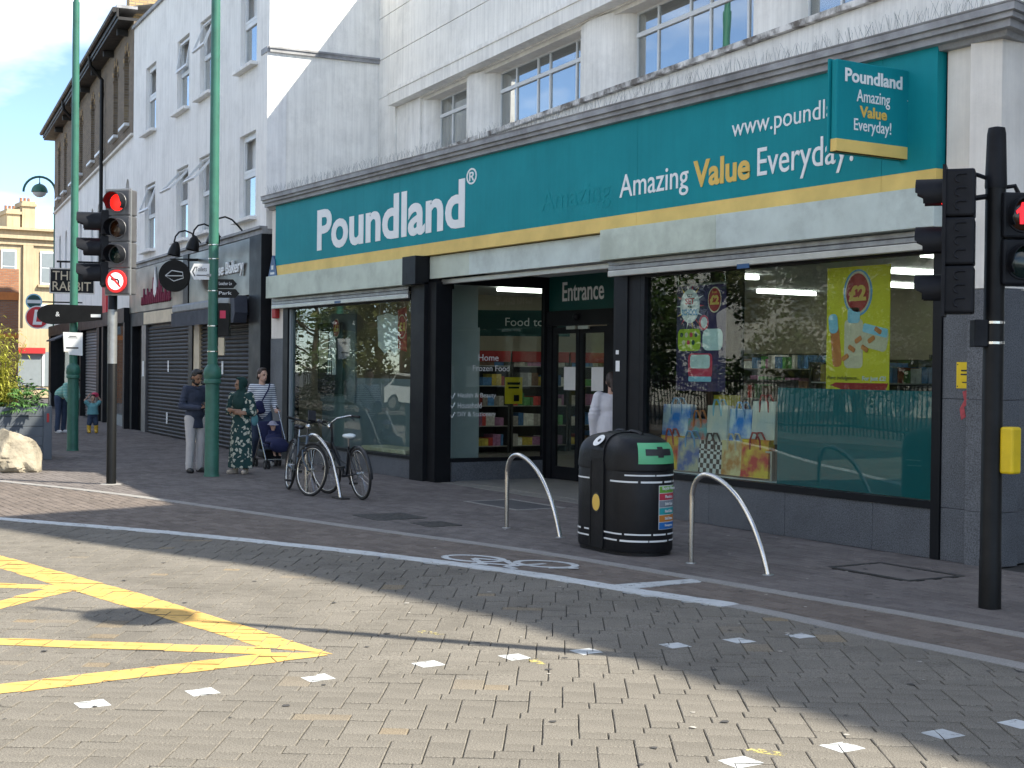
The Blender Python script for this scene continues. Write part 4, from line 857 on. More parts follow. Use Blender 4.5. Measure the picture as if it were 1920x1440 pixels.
for x in bw:
    MB().box(x-.6, x+.6, -.14, .1, 8.36, 8.45, bev=.01).build('sill', 'frame_white', bb)
    f = MB().box(x-.47, x-.40, .2, .26, 8.45, 10.2).box(x+.40, x+.47, .2, .26, 8.45, 10.2).box(x-.40, x+.40, .2, .26, 9.4, 9.47); w = f.build('window', 'frame_white', bb); MB().prism(arch(x, 8.45, .94, 2.1, 0, 0), .24, .25).build('pane', 'glass_upper', w)
    for k in range(9):
        a = math.pi*(k+.5)/9; MB().box(-.05, .05, -.02, .02, 0, .2, Matrix.Translation((x+.49*math.cos(a), -.002, 10.08+.49*math.sin(a))) @ Matrix.Rotation(-(a-math.pi/2), 4, 'Y')).build('voussoir', 'brick_yellow' if k % 2 else 'brick_brown', bb)
for x in lw: MB().prism(arch(x, 5.0, .74, 1.95, 0, 0), .24, .25).build('pane', 'glass_upper', bb)
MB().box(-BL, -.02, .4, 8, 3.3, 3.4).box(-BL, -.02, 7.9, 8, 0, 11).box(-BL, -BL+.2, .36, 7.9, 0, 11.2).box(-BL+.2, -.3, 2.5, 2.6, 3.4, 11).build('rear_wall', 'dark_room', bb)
MB().box(-BL-.3, -.02, -.42, .3, 11.1, 11.18).box(-BL-.3, -.02, -.46, -.40, 11.18, 11.4).build('eave', 'eave_black', bb)
MB().tube([(-BL-.3, -.52, 11.36), (-.02, -.52, 11.36)], .075, 8).build('gutter', 'eave_black', bb)
for k in range(7): MB().box(-1.2-k*3, -1.1-k*3, -.30, -.001, 10.92, 11.098).build('eave_bracket', 'eave_black', bb)
MB().prism([(-BL-.3, 11.42), (-.02, 11.42), (-.02, 11.5), (-BL-.3, 11.5)], -.46, .1).build('roof_edge', 'lead', bb)
rf = MB().add([(-BL-.3, -.46, 11.41), (-.02, -.46, 11.41), (-.02, 4, 12.4), (-BL-.3, 4, 12.4), (-.02, 8.3, 11.4), (-BL-.3, 8.3, 11.4)], [(0, 1, 2, 3), (3, 2, 4, 5)]).build('roof', 'lead', bb)
for x, w, h, y in ((-1.4, .6, 14.6, .45), (-16.5, .8, 13.1, 1.0), (-21.6, .7, 12.3, .55)):
    c = MB().box(x-w/2, x+w/2, y-.42, y+.42, 11.2, h).build('chimney', 'brick_yellow', bb); MB().box(x-w/2-.07, x+w/2+.07, y-.48, y+.48, h, h+.14).build('chimney_cap', 'stone_pale', c)
    for q in (-.25, .25): MB().lathe([(.13, h+.14), (.11, h+.5), (.14, h+.52), (.14, h+.58)], 10, Matrix.Translation((x+q, y, 0))).build('chimney_pot', 'brick_red', c)
for u in (6.05, 14.2): MB().tube([(-u, -.48, 11.3), (-u, -.45, 11.0), (-u, -.1, 10.6), (-u, -.1, 4.6), (-u, -.1, 4.4)], .06, 8).build('downpipe', 'black_paint', bb)
# ground floor of the brick terrace
MB().box(-BL, -.02, -.2, .3, 2.9, 3.3).build('shopfront_header', 'black_frame', bb); MB().box(-6.0, -5.0, -.05, .3, 3.3, 4.6).build('red_panel', 'sign_red', bb)
for a, b in ((-.3, -.02), (-4.95, -4.6), (-6.2, -5.6), (-10.9, -10.55), (-14.2, -13.7), (-BL, -BL+.9)): MB().box(a, b, -.18, .3, 0, 2.9).build('black_post', 'black_frame', bb)
MB().box(-4.6, -.3, .02, .04, .3, 2.9).build('shop_pane', 'glass', bb); MB().box(-4.6, -.3, 0, .2, 0, .3).build('stall_riser', 'grey_panel', bb); MB().box(-4.6, -.3, 1.6, 1.7, 0, 2.9).build('shop_backdrop', 'interior_white', bb)
shutter_wall(bb, -10.55, -6.2, 0, 2.9, .0, 'slat_light', .1)
MB().box(-13.7, -10.9, .02, .05, .0, 2.9).box(-BL+.9, -14.2, .1, .13, 0, 2.9).build('shop_pane', 'glass', bb); MB().box(-BL+.9, -10.9, 1.5, 1.6, 0, 2.9).build('shop_backdrop', 'dark_room', bb)
MB().add([(-14, -.2, 2.95), (-10.9, -.2, 2.95), (-10.9, -1.0, 2.6), (-14, -1.0, 2.6), (-14, -.2, 2.9), (-10.9, -.2, 2.9), (-10.9, -1.0, 2.55), (-14, -1.0, 2.55)], [(0, 1, 2, 3), (4, 7, 6, 5), (3, 2, 6, 7), (0, 3, 7, 4), (1, 5, 6, 2)]).build('blind', 'awning_dark', bb)
# signs hung along the terrace
def face_cam(p): return math.atan2((CAM.y-p[1]), (CAM.x-p[0]))+R_(90)
def board(name, label, p, w, h, face, par=None):
    t = thing(name, label, 'sign', p, face_cam(p)); return t
t = board('pub_sign', 'black framed hanging sign reading THE RABBIT behind the left post', (-38.6, -.45, 3.66), 1, 1, 0)
MB().box(-.55, .55, -.03, .03, 0, .62).build('board', 'black_paint', t); MB().box(-.58, .58, -.05, .05, -.03, 0).box(-.58, .58, -.05, .05, .62, .65).box(-.58, -.55, -.05, .05, 0, .62).box(.55, .58, -.05, .05, 0, .62).build('frame', 'stone_pale', t)
text('THE', 'lettering', 'beige_panel', t, -.5, .33, .56, .24, y=-.034, bold=.005); text('RABBIT', 'lettering', 'beige_panel', t, -.5, .05, .98, .24, y=-.034, bold=.005)
MB().cyl((-.3, 0, .65), (-.3, 0, .8), .02, 6).cyl((.3, 0, .65), (.3, 0, .8), .02, 6).box(-.4, 1.2, -.02, .02, .8, .85).build('bracket', 'black_paint', t)
t = board('red_disc_sign', 'round red sign with a white letter L hanging over the pavement', (-39.04, -1.25, 2.72), 1, 1, 0)
MB().prism(disc(0, .27, .31, 0, 0, 32), -.04, .04).build('rim', 'frame_white', t); MB().prism(disc(0, .27, .28, 0, 0, 32), -.045, .045).build('disc', 'sign_red', t); text('L', 'lettering', 'white_vinyl', t, 0, .07, .24, .4, y=-.05, bold=.03, align='C', shear=.15); MB().box(.2, 1.5, -.015, .015, .24, .28).build('bracket', 'black_paint', t)
t = board('teal_disc_sign', 'small round pale teal sign above the red L sign', (-44.0, -.2, 3.4), 1, 1, 0)
MB().prism(disc(0, .22, .24, 0, 0, 28), -.03, .03).build('disc', 'sky_blue2', t); MB().prism(disc(0, .22, .2, 0, 0, 28), -.034, .034).build('inner_disc', 'teal_dark', t); MB().box(-.2, .2, -.04, -.035, .17, .27).build('band', 'frame_white', t); MB().box(.2, 1.4, -.015, .015, .2, .24).build('bracket', 'black_paint', t)
# ================================================================ far end of the street
mat('stone_yellow', (.46, .37, .235), .85, var=.1, scale=1, streak=.15, bump=.2, bscale=8)
fb = thing('stone_building', 'pale yellow stone building with parapet and chimneys closing the street', 'building', (-84, 10, 0))
MB().box(-8, 0, -14, 4, 0, 9.4).build('wall', 'stone_yellow', fb); MB().box(-8, .25, -14.2, 4.2, 8.9, 9.1).box(-8, .12, -14.1, 4.1, 8.56, 8.68).box(-8, .3, -14.2, 4.2, 9.4, 9.55).build('cornice', 'stone_yellow', fb)
for y in (-12.6, -9.2, -4.6, -2.42, -.25, 2):
    for z in (6.45, 3.4, .8):
        w = MB().box(.001, .08, y-.42, y+.42, z-.12, z+1.8).build('window', 'frame_white', fb)
        MB().box(.081, .1, y-.34, y+.34, z+.02, z+.84).box(.081, .1, y-.34, y+.34, z+.9, z+1.7).build('pane', 'grey_panel', w)
        MB().box(.001, .2, y-.55, y+.55, z-.26, z-.121).build('sill', 'stone_yellow', fb)
for y in (-10.9, -7.5, -3.5, -1.35, .9): MB().box(.001, .16, y-.28, y+.28, 0, 8.55).build('pilaster', 'stone_yellow', fb)
for y, h in ((-1.95, 10.7), (-1.1, 11.2)):
    c = MB().box(-3, -1, y-.36, y+.38, 9.4, h).build('chimney', 'stone_yellow', fb); MB().box(-3.1, -.9, y-.42, y+.45, h-.3, h-.14).build('chimney_cap', 'stone_yellow', c)
    for q in (-.22, 0, .22): MB().cyl((-2, y+q, h), (-2, y+q, h+.28), .08, 10).build('chimney_pot', 'brick_red', c)
rb = thing('red_brick_house', 'low red brick building with orange bands left of the stone building', 'building', (-66, 0, 0))
MB().box(-8, 0, -4.5, 4.2, 0, 6.0).build('wall', 'brick_red', rb); MB().box(.001, .05, -4.5, 4.2, 4.6, 4.95).box(.001, .05, -4.5, 4.2, 2.9, 3.1).build('band', 'orange_print', rb)
for y in (-3.2, -1.4, .4, 2.2):
    w = MB().box(.051, .06, y-.4, y+.4, 3.15, 4.5).build('window', 'grey_panel', rb); MB().box(.061, .08, y-.03, y+.03, 3.15, 4.5).build('glazing_bar', 'frame_white', w)
cf = thing('cafe_front', 'small stone shopfront with a red strip at the far end of the street', 'shop', (-76, 6.5, 0))
MB().box(-2, 0, -3.5, 3.4, 0, 3.6).build('wall', 'stone_yellow', cf); MB().box(.001, .3, -.2, 1.2, 2.3, 2.6).build('awning', 'red_header', cf); MB().box(.001, .05, -2.8, 3, .6, 2.4).build('glazing', 'grey_panel', cf); MB().box(.051, .09, -1.2, -1.1, .6, 2.4).box(.051, .09, 1.1, 1.2, .6, 2.4).build('mullion', 'frame_white', cf)
# tall building across the side street (beyond the right edge) that shades the road
tb = thing('corner_block', 'tall pale block across the side street, beyond the right edge of view', 'building', (5, 12, 0))
fp = [(-3.75, 2.85), (-1.0, 3.7), (1.3, 4.55), (4.4, 5.05), (8.4, 5.0), (20, 5.2), (20, 24), (-9, 24)]
MB().slab([(x-5, y-12) for x, y in fp], 0, 16).build('wall', 'stone_pale', tb); MB().slab([(x-5, y-12) for x, y in fp], 16.001, 16.1).build('roof', 'lead', tb)
# ================================================================ street furniture
def green_post(label, loc, H=8.6, arm=(-1, 0), group='green lamp posts', k=1.0, name='lamp_post'):
    t = thing(name, label, 'lamp post', loc, math.atan2(arm[1], arm[0]), group)
    MB().lathe([(.125, 0), (.12, .02), (.112, .05), (.108, 1.42), (.108, 1.45)], 24).build('base', 'green_post', t, smooth=40)
    MB().lathe([(.108, 1.45), (.13, 1.46), (.136, 1.5), (.122, 1.53), (.138, 1.56), (.138, 1.64), (.12, 1.70), (.082, 1.745), (.08, 1.76)], 24).build('collar', 'green_post', t, smooth=40)
    MB().lathe([(.08, 1.745), (.078, 3), (.068*k, H-.6), (.05, H-.6), (.045, H)], 24).build('shaft', 'green_post', t, smooth=40)
    r = .65; pts = [(r-r*math.cos(a), 0, H+r*math.sin(a)) for a in [math.pi*q/14 for q in range(15)]]
    a_ = MB().tube(pts, .028 if loc[0] > -50 else .05, 8); a_.build('arc_bracket', 'green_post', t, smooth=40)
    MB().cyl((r, 0, H+r), (r, 0, H+.38), .02, 8).build('hanger', 'green_post', t)
    dm = MB().lathe([(.04, .40)]+[(.34*math.cos(x), .36*math.sin(x)) for x in [R_(85-8.5*q) for q in range(11)]]+[(.30, -.02)], 24, Matrix.Translation((r, 0, H))).build('dome', 'green_post', t, smooth=40)
    MB().lathe([(.29, -.02), (.24, -.12), (.12, -.2), (.02, -.22)], 20, Matrix.Translation((r, 0, H))).build('bowl', 'frame_white', t, smooth=40)
    MB().box(-.03, .03, -.112, -.10, .6, 1.2).build('access_door', 'green_post', t)
    return t
tocam = lambda p: Vector((CAM.x-p[0], CAM.y-p[1])).normalized()
green_post('slim green lamp post behind the left traffic signal', (-28.93, -2.89, 0), 9.6, (-1, -.3))
p2 = green_post('tall green lamp post between the man and the woman in the headscarf', (-21.44, -2.66, 0), 9.0, (-1, -.4))
green_post('distant green lamp post with hanging dome lamp against the stone building', (-61.35, 4.65, 0), 9.0, (-.35, -.94))
green_post('green dome lamp post beyond the right edge, casting the thin shadow', (-4.03, -2.87, 0), 6.36, (-.779, -.627), k=.8)
for z in (1.95, 2.35, 2.9, 3.4, 3.62): MB().lathe([(.0815, 0), (.083, .002), (.083, .016), (.0815, .018)], 20, Matrix.Translation((0, 0, z))).build('steel_band', 'steel', p2)
RV = Vector((r0.x, r0.y)); FV = Vector((f0.x, f0.y))
def at2(p, r=0, f=0): q = Vector((p[0], p[1]))+RV*r+FV*f; return (q.x, q.y)
def faceang(d): return math.atan2(d[1], d[0])+R_(90)       # local -y looks along d
P1, P2 = (-28.93, -2.89), (-21.44, -2.66)
# things fixed to the posts
x, y = at2(P1, -.0, -.17); t = thing('fingerpost_sign', 'long black rounded wayfinding board fixed across the left green post', 'sign', (x, y, 2.55), faceang(-FV))
MB().prism([(-.1, .0), (.62, .08), (.62, .36), (-.3, .38)]+[(-.38+.3*math.cos(a), .18+.2*math.sin(a)) for a in [R_(90+20*q) for q in range(10)]], -.02, .02).build('board', 'black_paint', t)
text('&', 'lettering', 'frame_white', t, -.30, .14, .08, .09, y=-.024); MB().box(.4, .6, -.023, -.0205, .13, .19).build('label', 'frame_white', t); MB().box(-.06, .06, .02, .14, .1, .3).build('clamp', 'galv', t)
x, y = at2(P1, .02, -.14); t = thing('paper_notice', 'white laminated notice tied to the left green post', 'notice', (x, y, 1.93), faceang(-FV)+.15)
MB().prism([(-.16, .06), (-.08, .06), (-.06, 0), (.2, -.02), (.2, .44), (-.18, .45)], -.004, .004).build('sheet', 'sign_white', t)
MB().box(-.06, .08, -.006, -.0042, .36, .375).box(-.08, .1, -.006, -.0042, .33, .342).box(-.12, .12, -.006, -.0042, .12, .15).build('print', 'poster_black', t); MB().lathe([(.082, .38), (.084, .40), (.082, .41)], 14, Matrix.Translation((-.02, .14, 0))).build('tie', 'black_plastic', t)
x, y = at2(P2, -.19, -.06); t = thing('toilets_sign', 'small white arrow sign reading Toilets on the green post', 'sign', (x, y, 3.08), faceang(-FV))
MB().prism([(-.16, .12), (-.1, 0), (.14, 0), (.14, .25), (-.1, .25)], -.008, .008).build('board', 'sign_white', t); text('Toilets', 'lettering', 'poster_black', t, -.08, .13, .18, .07, y=-.0095, ext=.001); MB().prism([(-.13, .12), (-.09, .05), (-.075, .05), (-.11, .12), (-.075, .2), (-.09, .2)], -.0095, -.0082).build('arrow', 'poster_black', t); MB().box(-.06, .1, -.0095, -.0082, .06, .075).build('print', 'poster_black', t); MB().box(.1, .17, -.02, .05, .05, .09).build('clamp', 'galv', t)
for k, (z, w) in enumerate(((2.95, .26), (2.80, .3))):
    x, y = at2(P2, .2, -.05); t = thing('direction_sign', ['upper dark pointed street sign on the right of the green post', 'lower dark pointed street sign on the right of the green post'][k], 'sign', (x, y, z), faceang(-FV), 'dark direction signs')
    MB().prism([(-.12, 0), (w-.14, 0), (w-.08, .07), (w-.14, .14), (-.12, .14)], -.008, .008).build('board', 'black_paint', t); text(['Leather Ln', 'Park'][k], 'lettering', 'frame_white', t, -.10, .05, .2, .05, y=-.0095, ext=.001)
x, y = at2(P2, .16, .02); t = thing('control_box', 'slim dark control box strapped to the right of the green post', 'box', (x, y, 2.2), faceang(-FV))
MB().box(-.07, .1, -.08, .08, 0, .52, bev=.008).build('case', 'black_paint', t); MB().box(-.04, .05, -.0835, -.0805, .28, .4).build('pink_sticker', 'pink_red', t)
x, y = at2(P2, .12, .02); t = thing('small_cream_box', 'small cream meter box on the green post below the control box', 'box', (x, y, 1.9), faceang(-FV))
MB().box(-.03, .06, -.05, .05, 0, .28, bev=.006).build('case', 'beige_panel', t); MB().box(-.05, -.03, -.03, .03, .1, .15).build('strap', 'galv', t)
# ---------------------------------------------------------------- traffic signals
def hood(mb, r, L, cz, a0=-40, a1=220):
    n = 18; vs = []; fs = []
    for k in range(n+1):
        a = R_(a0+(a1-a0)*k/n); c, s = math.cos(a), math.sin(a); l2 = L*(1 if 0 <= a0+(a1-a0)*k/n <= 180 else .72)
        vs += [(r*c, 0, cz+r*s), (r*1.0*c, -l2, cz+r*s), ((r-.006)*c, 0, cz+(r-.006)*s), ((r-.006)*c, -l2, cz+(r-.006)*s)]
    for k in range(n):
        i = 4*k; fs += [(i, i+1, i+5, i+4), (i+2, i+6, i+7, i+3), (i+1, i+3, i+7, i+5)]
    return mb.add(vs, fs)
def aspect(par, loc, rz, lens, w=.36, h=.372, d=.20, hl=.25, body='signal_grey', hm='black_plastic', hr=.135, vents=False):
    o = MB().box(-w/2, w/2, 0, d, 0, h-.006, bev=.018).build('aspect_housing', body, par, loc=loc, rz=rz)
    cz = h/2
    if lens == 'sign':
        MB().prism(disc(0, cz, .165, 0, 0, 36), -.03, .002).build('sign_rim', 'sign_red_lit', o); MB().prism(disc(0, cz, .125, 0, 0, 36), -.034, -.0305).build('sign_face', 'sign_white_lit', o)
        ar = MB(); ar.prism([(.04, cz-.07), (.065, cz-.07), (.065, cz+.0), (.045, cz+.03), (-.03, cz+.045), (-.03, cz+.065), (-.085, cz+.03), (-.03, cz-.0), (-.03, cz+.02), (.03, cz+.01), (.04, cz-.01)], -.038, -.0345); ar.build('arrow', 'poster_black', o)
        MB().prism([(-.095, cz+.075), (-.075, cz+.095), (.095, cz-.075), (.075, cz-.095)], -.042, -.0385).build('bar', 'sign_red_lit', o)
    else:
        MB().lathe([(.02, .018), (.07, .014), (.118, 0), (.125, -.01)], 28, Matrix.Translation((0, -.004, cz)) @ Matrix.Rotation(R_(90), 4, 'X')).build('lens', lens, o, smooth=40)
        hood(MB(), hr, hl, cz).build('hood', hm, o, smooth=40)
        MB().tube([(hr*math.cos(a), -.004, cz+hr*math.sin(a)) for a in [2*math.pi*q/28 for q in range(28)]], .008, 6, closed=True).build('lens_ring', body, o)
    if vents:
        for q in range(3):
            for sx in (-1, 1):
                m_ = MB().tube([(0, .05, .03), (0, 0, .03), (0, -.022, .021), (0, -.03, 0), (0, -.022, -.021), (0, 0, -.03)], .009, 6); v = m_.build('vent', body, o); v.location = (sx*(w/2), d*.5, h*.22+q*h*.28)
    return o
SL = (-20.55, -4.49)
t = thing('traffic_signal', 'left traffic signal on grey pole showing a red light', 'traffic light', (*SL, 0), 0, 'traffic signals')
MB().lathe([(.072, 0), (.07, .02), (.066, 2.74), (.05, 2.76), (.05, 4.2)], 20).build('pole', 'black_paint', t, smooth=40)
MB().lathe([(.0675, 0), (.0675, .78)], 20, Matrix.Translation((0, 0, 1.75))).build('bare_metal_patch', 'galv', t, smooth=40); MB().lathe([(.16, 0), (.14, .008), (.07, .01)], 20).build('foot_plate', 'kerb_stone', t)
fa = faceang(-FV-RV*.32); c = Vector((0, 0))+RV*.09-FV*.12
MB().box(-.215, .215, .02, .045, 2.73, 4.27, bev=.01).build('backing_board', 'galv', t, loc=(c.x, c.y, 0), rz=fa)
for k, l in enumerate(('sign', 'lens_green', 'lens_amber', 'lamp_red')): aspect(t, (c.x, c.y, 2.745+k*.378), fa, l, w=.405, h=.378, hm='black_plastic', hl=.16, hr=.142, body='signal_grey')
fb_ = faceang(-RV*.95-FV*.25); c = -RV*.19+FV*.05
for k, l in enumerate(('lens_green', 'lens_amber', 'lamp_red')): aspect(t, (c.x, c.y, 2.86+k*.372), fb_, l, w=.32, h=.366, hl=.34, body='black_plastic', hr=.152)
MB().tube([(0, 0, 2.95), (c.x, c.y, 2.95)], .02, 6).tube([(0, 0, 3.8), (c.x, c.y, 3.8)], .02, 6).tube([(0, 0, 2.8), ((RV*.1).x, (RV*.1).y, 2.8)], .03, 6).build('bracket', 'black_plastic', t)
SR = (-7.07, -1.81)
t = thing('traffic_signal', 'right black signal pole with yellow button box and pedestrian light', 'traffic light', (*SR, 0), 0, 'traffic signals')
MB().lathe([(.082, 0), (.08, .35), (.077, .36), (.074, 3.1), (.074, 3.12)], 22).build('pole', 'black_paint', t, smooth=40); MB().lathe([(.078, 3.1), (.080, 3.12), (.068, 3.5), (.06, 3.545), (.02, 3.555)], 22).build('cap', 'black_plastic', t, smooth=40)
fb_ = faceang(-RV*.94+FV*.34); c = -RV*.385-FV*.02
for k, l in enumerate(('lens_green', 'lens_amber', 'lamp_red')): aspect(t, (c.x, c.y, 2.17+k*.352), fb_, l, w=.27, h=.352, d=.22, hl=.2, hr=.115, body='black_plastic', vents=True)
MB().box(-.16, .16, -.005, .02, 2.15, 3.25).build('backing_board', 'black_plastic', t, loc=(c.x, c.y, 0), rz=fb_)
cc = c+RV*.16
MB().tube([(0, 0, 3.15), ((-RV*.14).x, (-RV*.14).y, 3.2), ((-RV*.24).x, (-RV*.24).y, 3.22)], .016, 6).tube([(0, 0, 3.05), ((-RV*.2).x, (-RV*.2).y, 3.02)], .022, 6).tube([(0, 0, 3.1), ((RV*.14).x, (RV*.14).y, 3.12), ((RV*.19).x, (RV*.19).y, 3.02)], .018, 6).build('bracket', 'black_plastic', t)
fp_ = faceang(-FV+RV*.15); c = RV*.175-FV*.08
for k, l in enumerate(('lens_green', 'lamp_red_ped')): aspect(t, (c.x, c.y, 2.385+k*.345), fp_, 'lens_amber' if l != 'lens_green' else l, w=.30, h=.34, d=.2, hl=.10, hr=.125, body='black_plastic')
red = MB().prism([(-.045, -.09), (-.01, -.09), (0, -.02), (.01, -.09), (.045, -.09), (.05, .02), (.075, .0), (.085, .03), (.04, .07), (.03, .11), (-.03, .11), (-.04, .07), (-.085, .03), (-.075, .0), (-.05, .02)], -.026, -.022).build('red_figure', 'lamp_red_ped', t); red.location = (c.x, c.y, 2.90); red.rotation_euler = (0, 0, fp_); red.scale = (.8, 1, .8)
c = RV*.105-FV*.06; o = MB().box(-.065, .055, -.07, .04, 0, .345, bev=.018).build('button_box', 'yellow_box', t, loc=(c.x, c.y, 1.0), rz=faceang(-FV+RV*.8)); MB().box(-.055, .045, .04, .07, .0, .33).build('back_plate', 'black_plastic', o)
c = -RV*.11; MB().box(-.05, .05, -.06, .06, 0, .2, bev=.008).build('junction_box', 'black_plastic', t, loc=(c.x, c.y, 1.93), rz=faceang(-FV))
for z in (1.95, 2.1): MB().lathe([(.0755, 0), (.078, .002), (.078, .02), (.0755, .022)], 20, Matrix.Translation((0, 0, z))).build('steel_band', 'steel', t)
t = thing('yellow_notice', 'small yellow notice plate screwed to the granite pilaster', 'notice', (-8.87, -.014, 1.6)); MB().box(-.10, .10, -.006, 0, 0, .24).build('plate', 'yellow_box', t)
MB().box(-.045, .045, -.008, -.0062, .155, .17).box(-.05, .05, -.008, -.0062, .12, .135).box(-.03, .03, -.008, -.0062, .05, .06).build('print', 'poster_black', t)
for q in range(4): MB().prism(disc((-1)**q*.085, .018+.2*(q//2), .006, 0, 0, 8), -.009, -.0062).build('screw', 'poster_black', t)
mat('graffiti_red', (.42, .06, .07), .6, var=.3, scale=25)
o = MB().prism([(-.03, .0), (.02, .03), (.0, .12), (.05, .15), (.05, .28), (-.02, .26), (.0, .18), (-.05, .1)], -.003, 0).build('red_smear', 'graffiti_red'); o.location = (-8.88, -.014, 1.31); tag(o, 'red paint smear on the granite under the yellow plate', 'paint smear')
# ---------------------------------------------------------------- litter bin
mat('bin_black', (.009, .0095, .011), .42, var=.35, scale=3, bump=.1, bscale=35, dirt=.25, spec=.25); mat('bin_green', (.10, .42, .20), .4, var=.06)
BN = (-11.08, -2.22, 0); t = thing('litter_bin', 'black double recycling bin with green slot and Recycle Here label', 'bin', BN, R_(-2))
BA_, BR = .25, .315
def stad(th, s=1, off=0):
    c, q = math.cos(th), math.sin(th); return ((BA_ if c > 0 else -BA_)*min(1, abs(c)*8)*1+(BR+off)*c*1, (BR+off)*q)
def loft(prof, n=56, off=0):
    vs = []; fs = []
    for s_, z in prof:
        for k in range(n):
            x, y = stad(2*math.pi*k/n, 1, off); vs.append((x*s_ if s_ > .5 else x*s_, y*s_, z))
    for i in range(len(prof)-1):
        for k in range(n): fs.append((i*n+k, i*n+(k+1) % n, (i+1)*n+(k+1) % n, (i+1)*n+k))
    fs += [tuple(range(n))[::-1], tuple((len(prof)-1)*n+k for k in range(n))]
    return MB().add(vs, fs)
ds = lambda z: (1-((z-.83)/.305)**3.2)**(1/3.2) if z > .83 else 1
MB_ = loft([(.96, .0), (.96, .03), (.985, .035), (1, .06), (1, .775), (.992, .785), (1.0, .795), (1.0, .80)]); MB_.build('body', 'bin_black', t, smooth=30)
dome = loft([(ds(z)*(1.012 if z < .86 else 1), z) for z in (.8001, .84, .88, .92, .96, 1.0, 1.03, 1.06, 1.085, 1.10, 1.115, 1.125, 1.132)]); dome.build('dome', 'bin_black', t, smooth=30)
P = [(-BR-.012, .04)]+[(-(BR+.012)*ds(z), z+.012) for z in (.8, .88, .96, 1.02, 1.06, 1.09, 1.115, 1.132)]; P = P+[(-a, b) for a, b in P[::-1]]
cb = MB().prism(P[::-1], -.105, .105, Matrix.Rotation(R_(90), 4, 'Z')).build('centre_band', 'bin_black', t)
MB().box(-.12, -.098, -BR-.016, -BR+.02, .06, .86).box(.098, .12, -BR-.016, -BR+.02, .06, .86).build('door_edge', 'bin_black', t)
def wrap(th0, th1, z0, z1, off, name, ma, nt=14, nz=1, dm=False):
    vs = []
    for j in range(nz+1):
        z = z0+(z1-z0)*j/nz
        for i in range(nt+1):
            x, y = stad(th0+(th1-th0)*i/nt, 1, 0); s_ = ds(z)*1.012 if dm else 1; nx, ny = math.cos(th0+(th1-th0)*i/nt), math.sin(th0+(th1-th0)*i/nt); vs.append((x*s_+nx*off, y*s_+ny*off, z+(off if dm else 0)))
    return MB().add(vs, [(j*(nt+1)+i, j*(nt+1)+i+1, (j+1)*(nt+1)+i+1, (j+1)*(nt+1)+i) for j in range(nz) for i in range(nt)]).build(name, ma, t)
for z in (.135, .195, .685, .745):
    a = -176
    while a < 100:
        L = random.uniform(18, 55)
        if not -103 < a+L/2 < -77 or random.random() < .3: wrap(R_(a), R_(min(a+L, 105)), z+random.uniform(-.002, .002), z+.016, .003, 'white_band', 'frame_white')
        a += L+random.uniform(1.5, 6)
wrap(R_(-38), R_(36), .85, 1.045, .012, 'green_slot_panel', 'bin_green', 18, 8, True)
wrap(R_(-26), R_(24), .925, .985, .016, 'slot', 'poster_black', 12, 3, True); wrap(R_(-5), R_(6), .905, 1.005, .0175, 'slot', 'poster_black', 6, 4, True)
wrap(R_(-1), R_(44), .25, .66, .0025, 'label_panel', 'frame_white', 10)
for k, c in enumerate([(.02, .15, .45), (.55, .2, .03), (.02, .33, .35), (.22, .25, .28), (.5, .04, .07), (.16, .40, .05)]):
    mat('lab%d' % k, c, .45, var=.03); wrap(R_(0), R_(43.5), .254+k*.0675, .254+k*.0675+.062, .0045, 'label_strip', 'lab%d' % k, 10)
def bin_text(s, th, z, w, h):
    x, y = stad(R_(th)); n_ = Vector((math.cos(R_(th)), math.sin(R_(th)))); M = Matrix.Translation((x+n_.x*.008, y+n_.y*.008, z)) @ Matrix.Rotation(R_(th+90), 4, 'Z'); text(s, 'label_text', 'frame_white', t, 0, 0, w, h, M=M, align='C', ext=.0015, bold=.01)
for k, s in enumerate(['Newspapers', 'Drinks Cartons', 'Mixed Glass', 'Drinks Cans', 'Plastics', 'Recycle Here']): bin_text(s, 22 if k < 5 else 21, .272+k*.0675, .12 if k < 5 else .2, .028 if k < 5 else .042)
MB().prism(disc(-.0, .47, .095, 0, 0, 28, .8), -BR-.0165, -BR-.010).build('emblem_ring', 'poster_black', t); MB().prism(disc(0, .47, .08, 0, 0, 28, .8), -BR-.019, -BR-.0166).build('gold_emblem', 'gold', t)
s_ = MB().prism(disc(0, 0, .07, 0, 0, 24), -.003, 0).build('round_sticker', 'sign_white', t); s_.location = (-.0, -.305, 1.06); s_.rotation_euler = (R_(-44), 0, 0); MB().prism(disc(.01, .0, .022, 0, 0, 12), -.004, -.0031).build('sticker_print', 'poster_black', s_)
MB().tube([(-.2, 0, 1.12), (-.12, 0, 1.15), (-.04, 0, 1.15), (0, 0, 1.13)], .018, 6).tube([(.04, 0, 1.13), (.1, 0, 1.15), (.22, 0, 1.14), (.28, 0, 1.12)], .018, 6).build('lift_ring', 'bin_black', t)
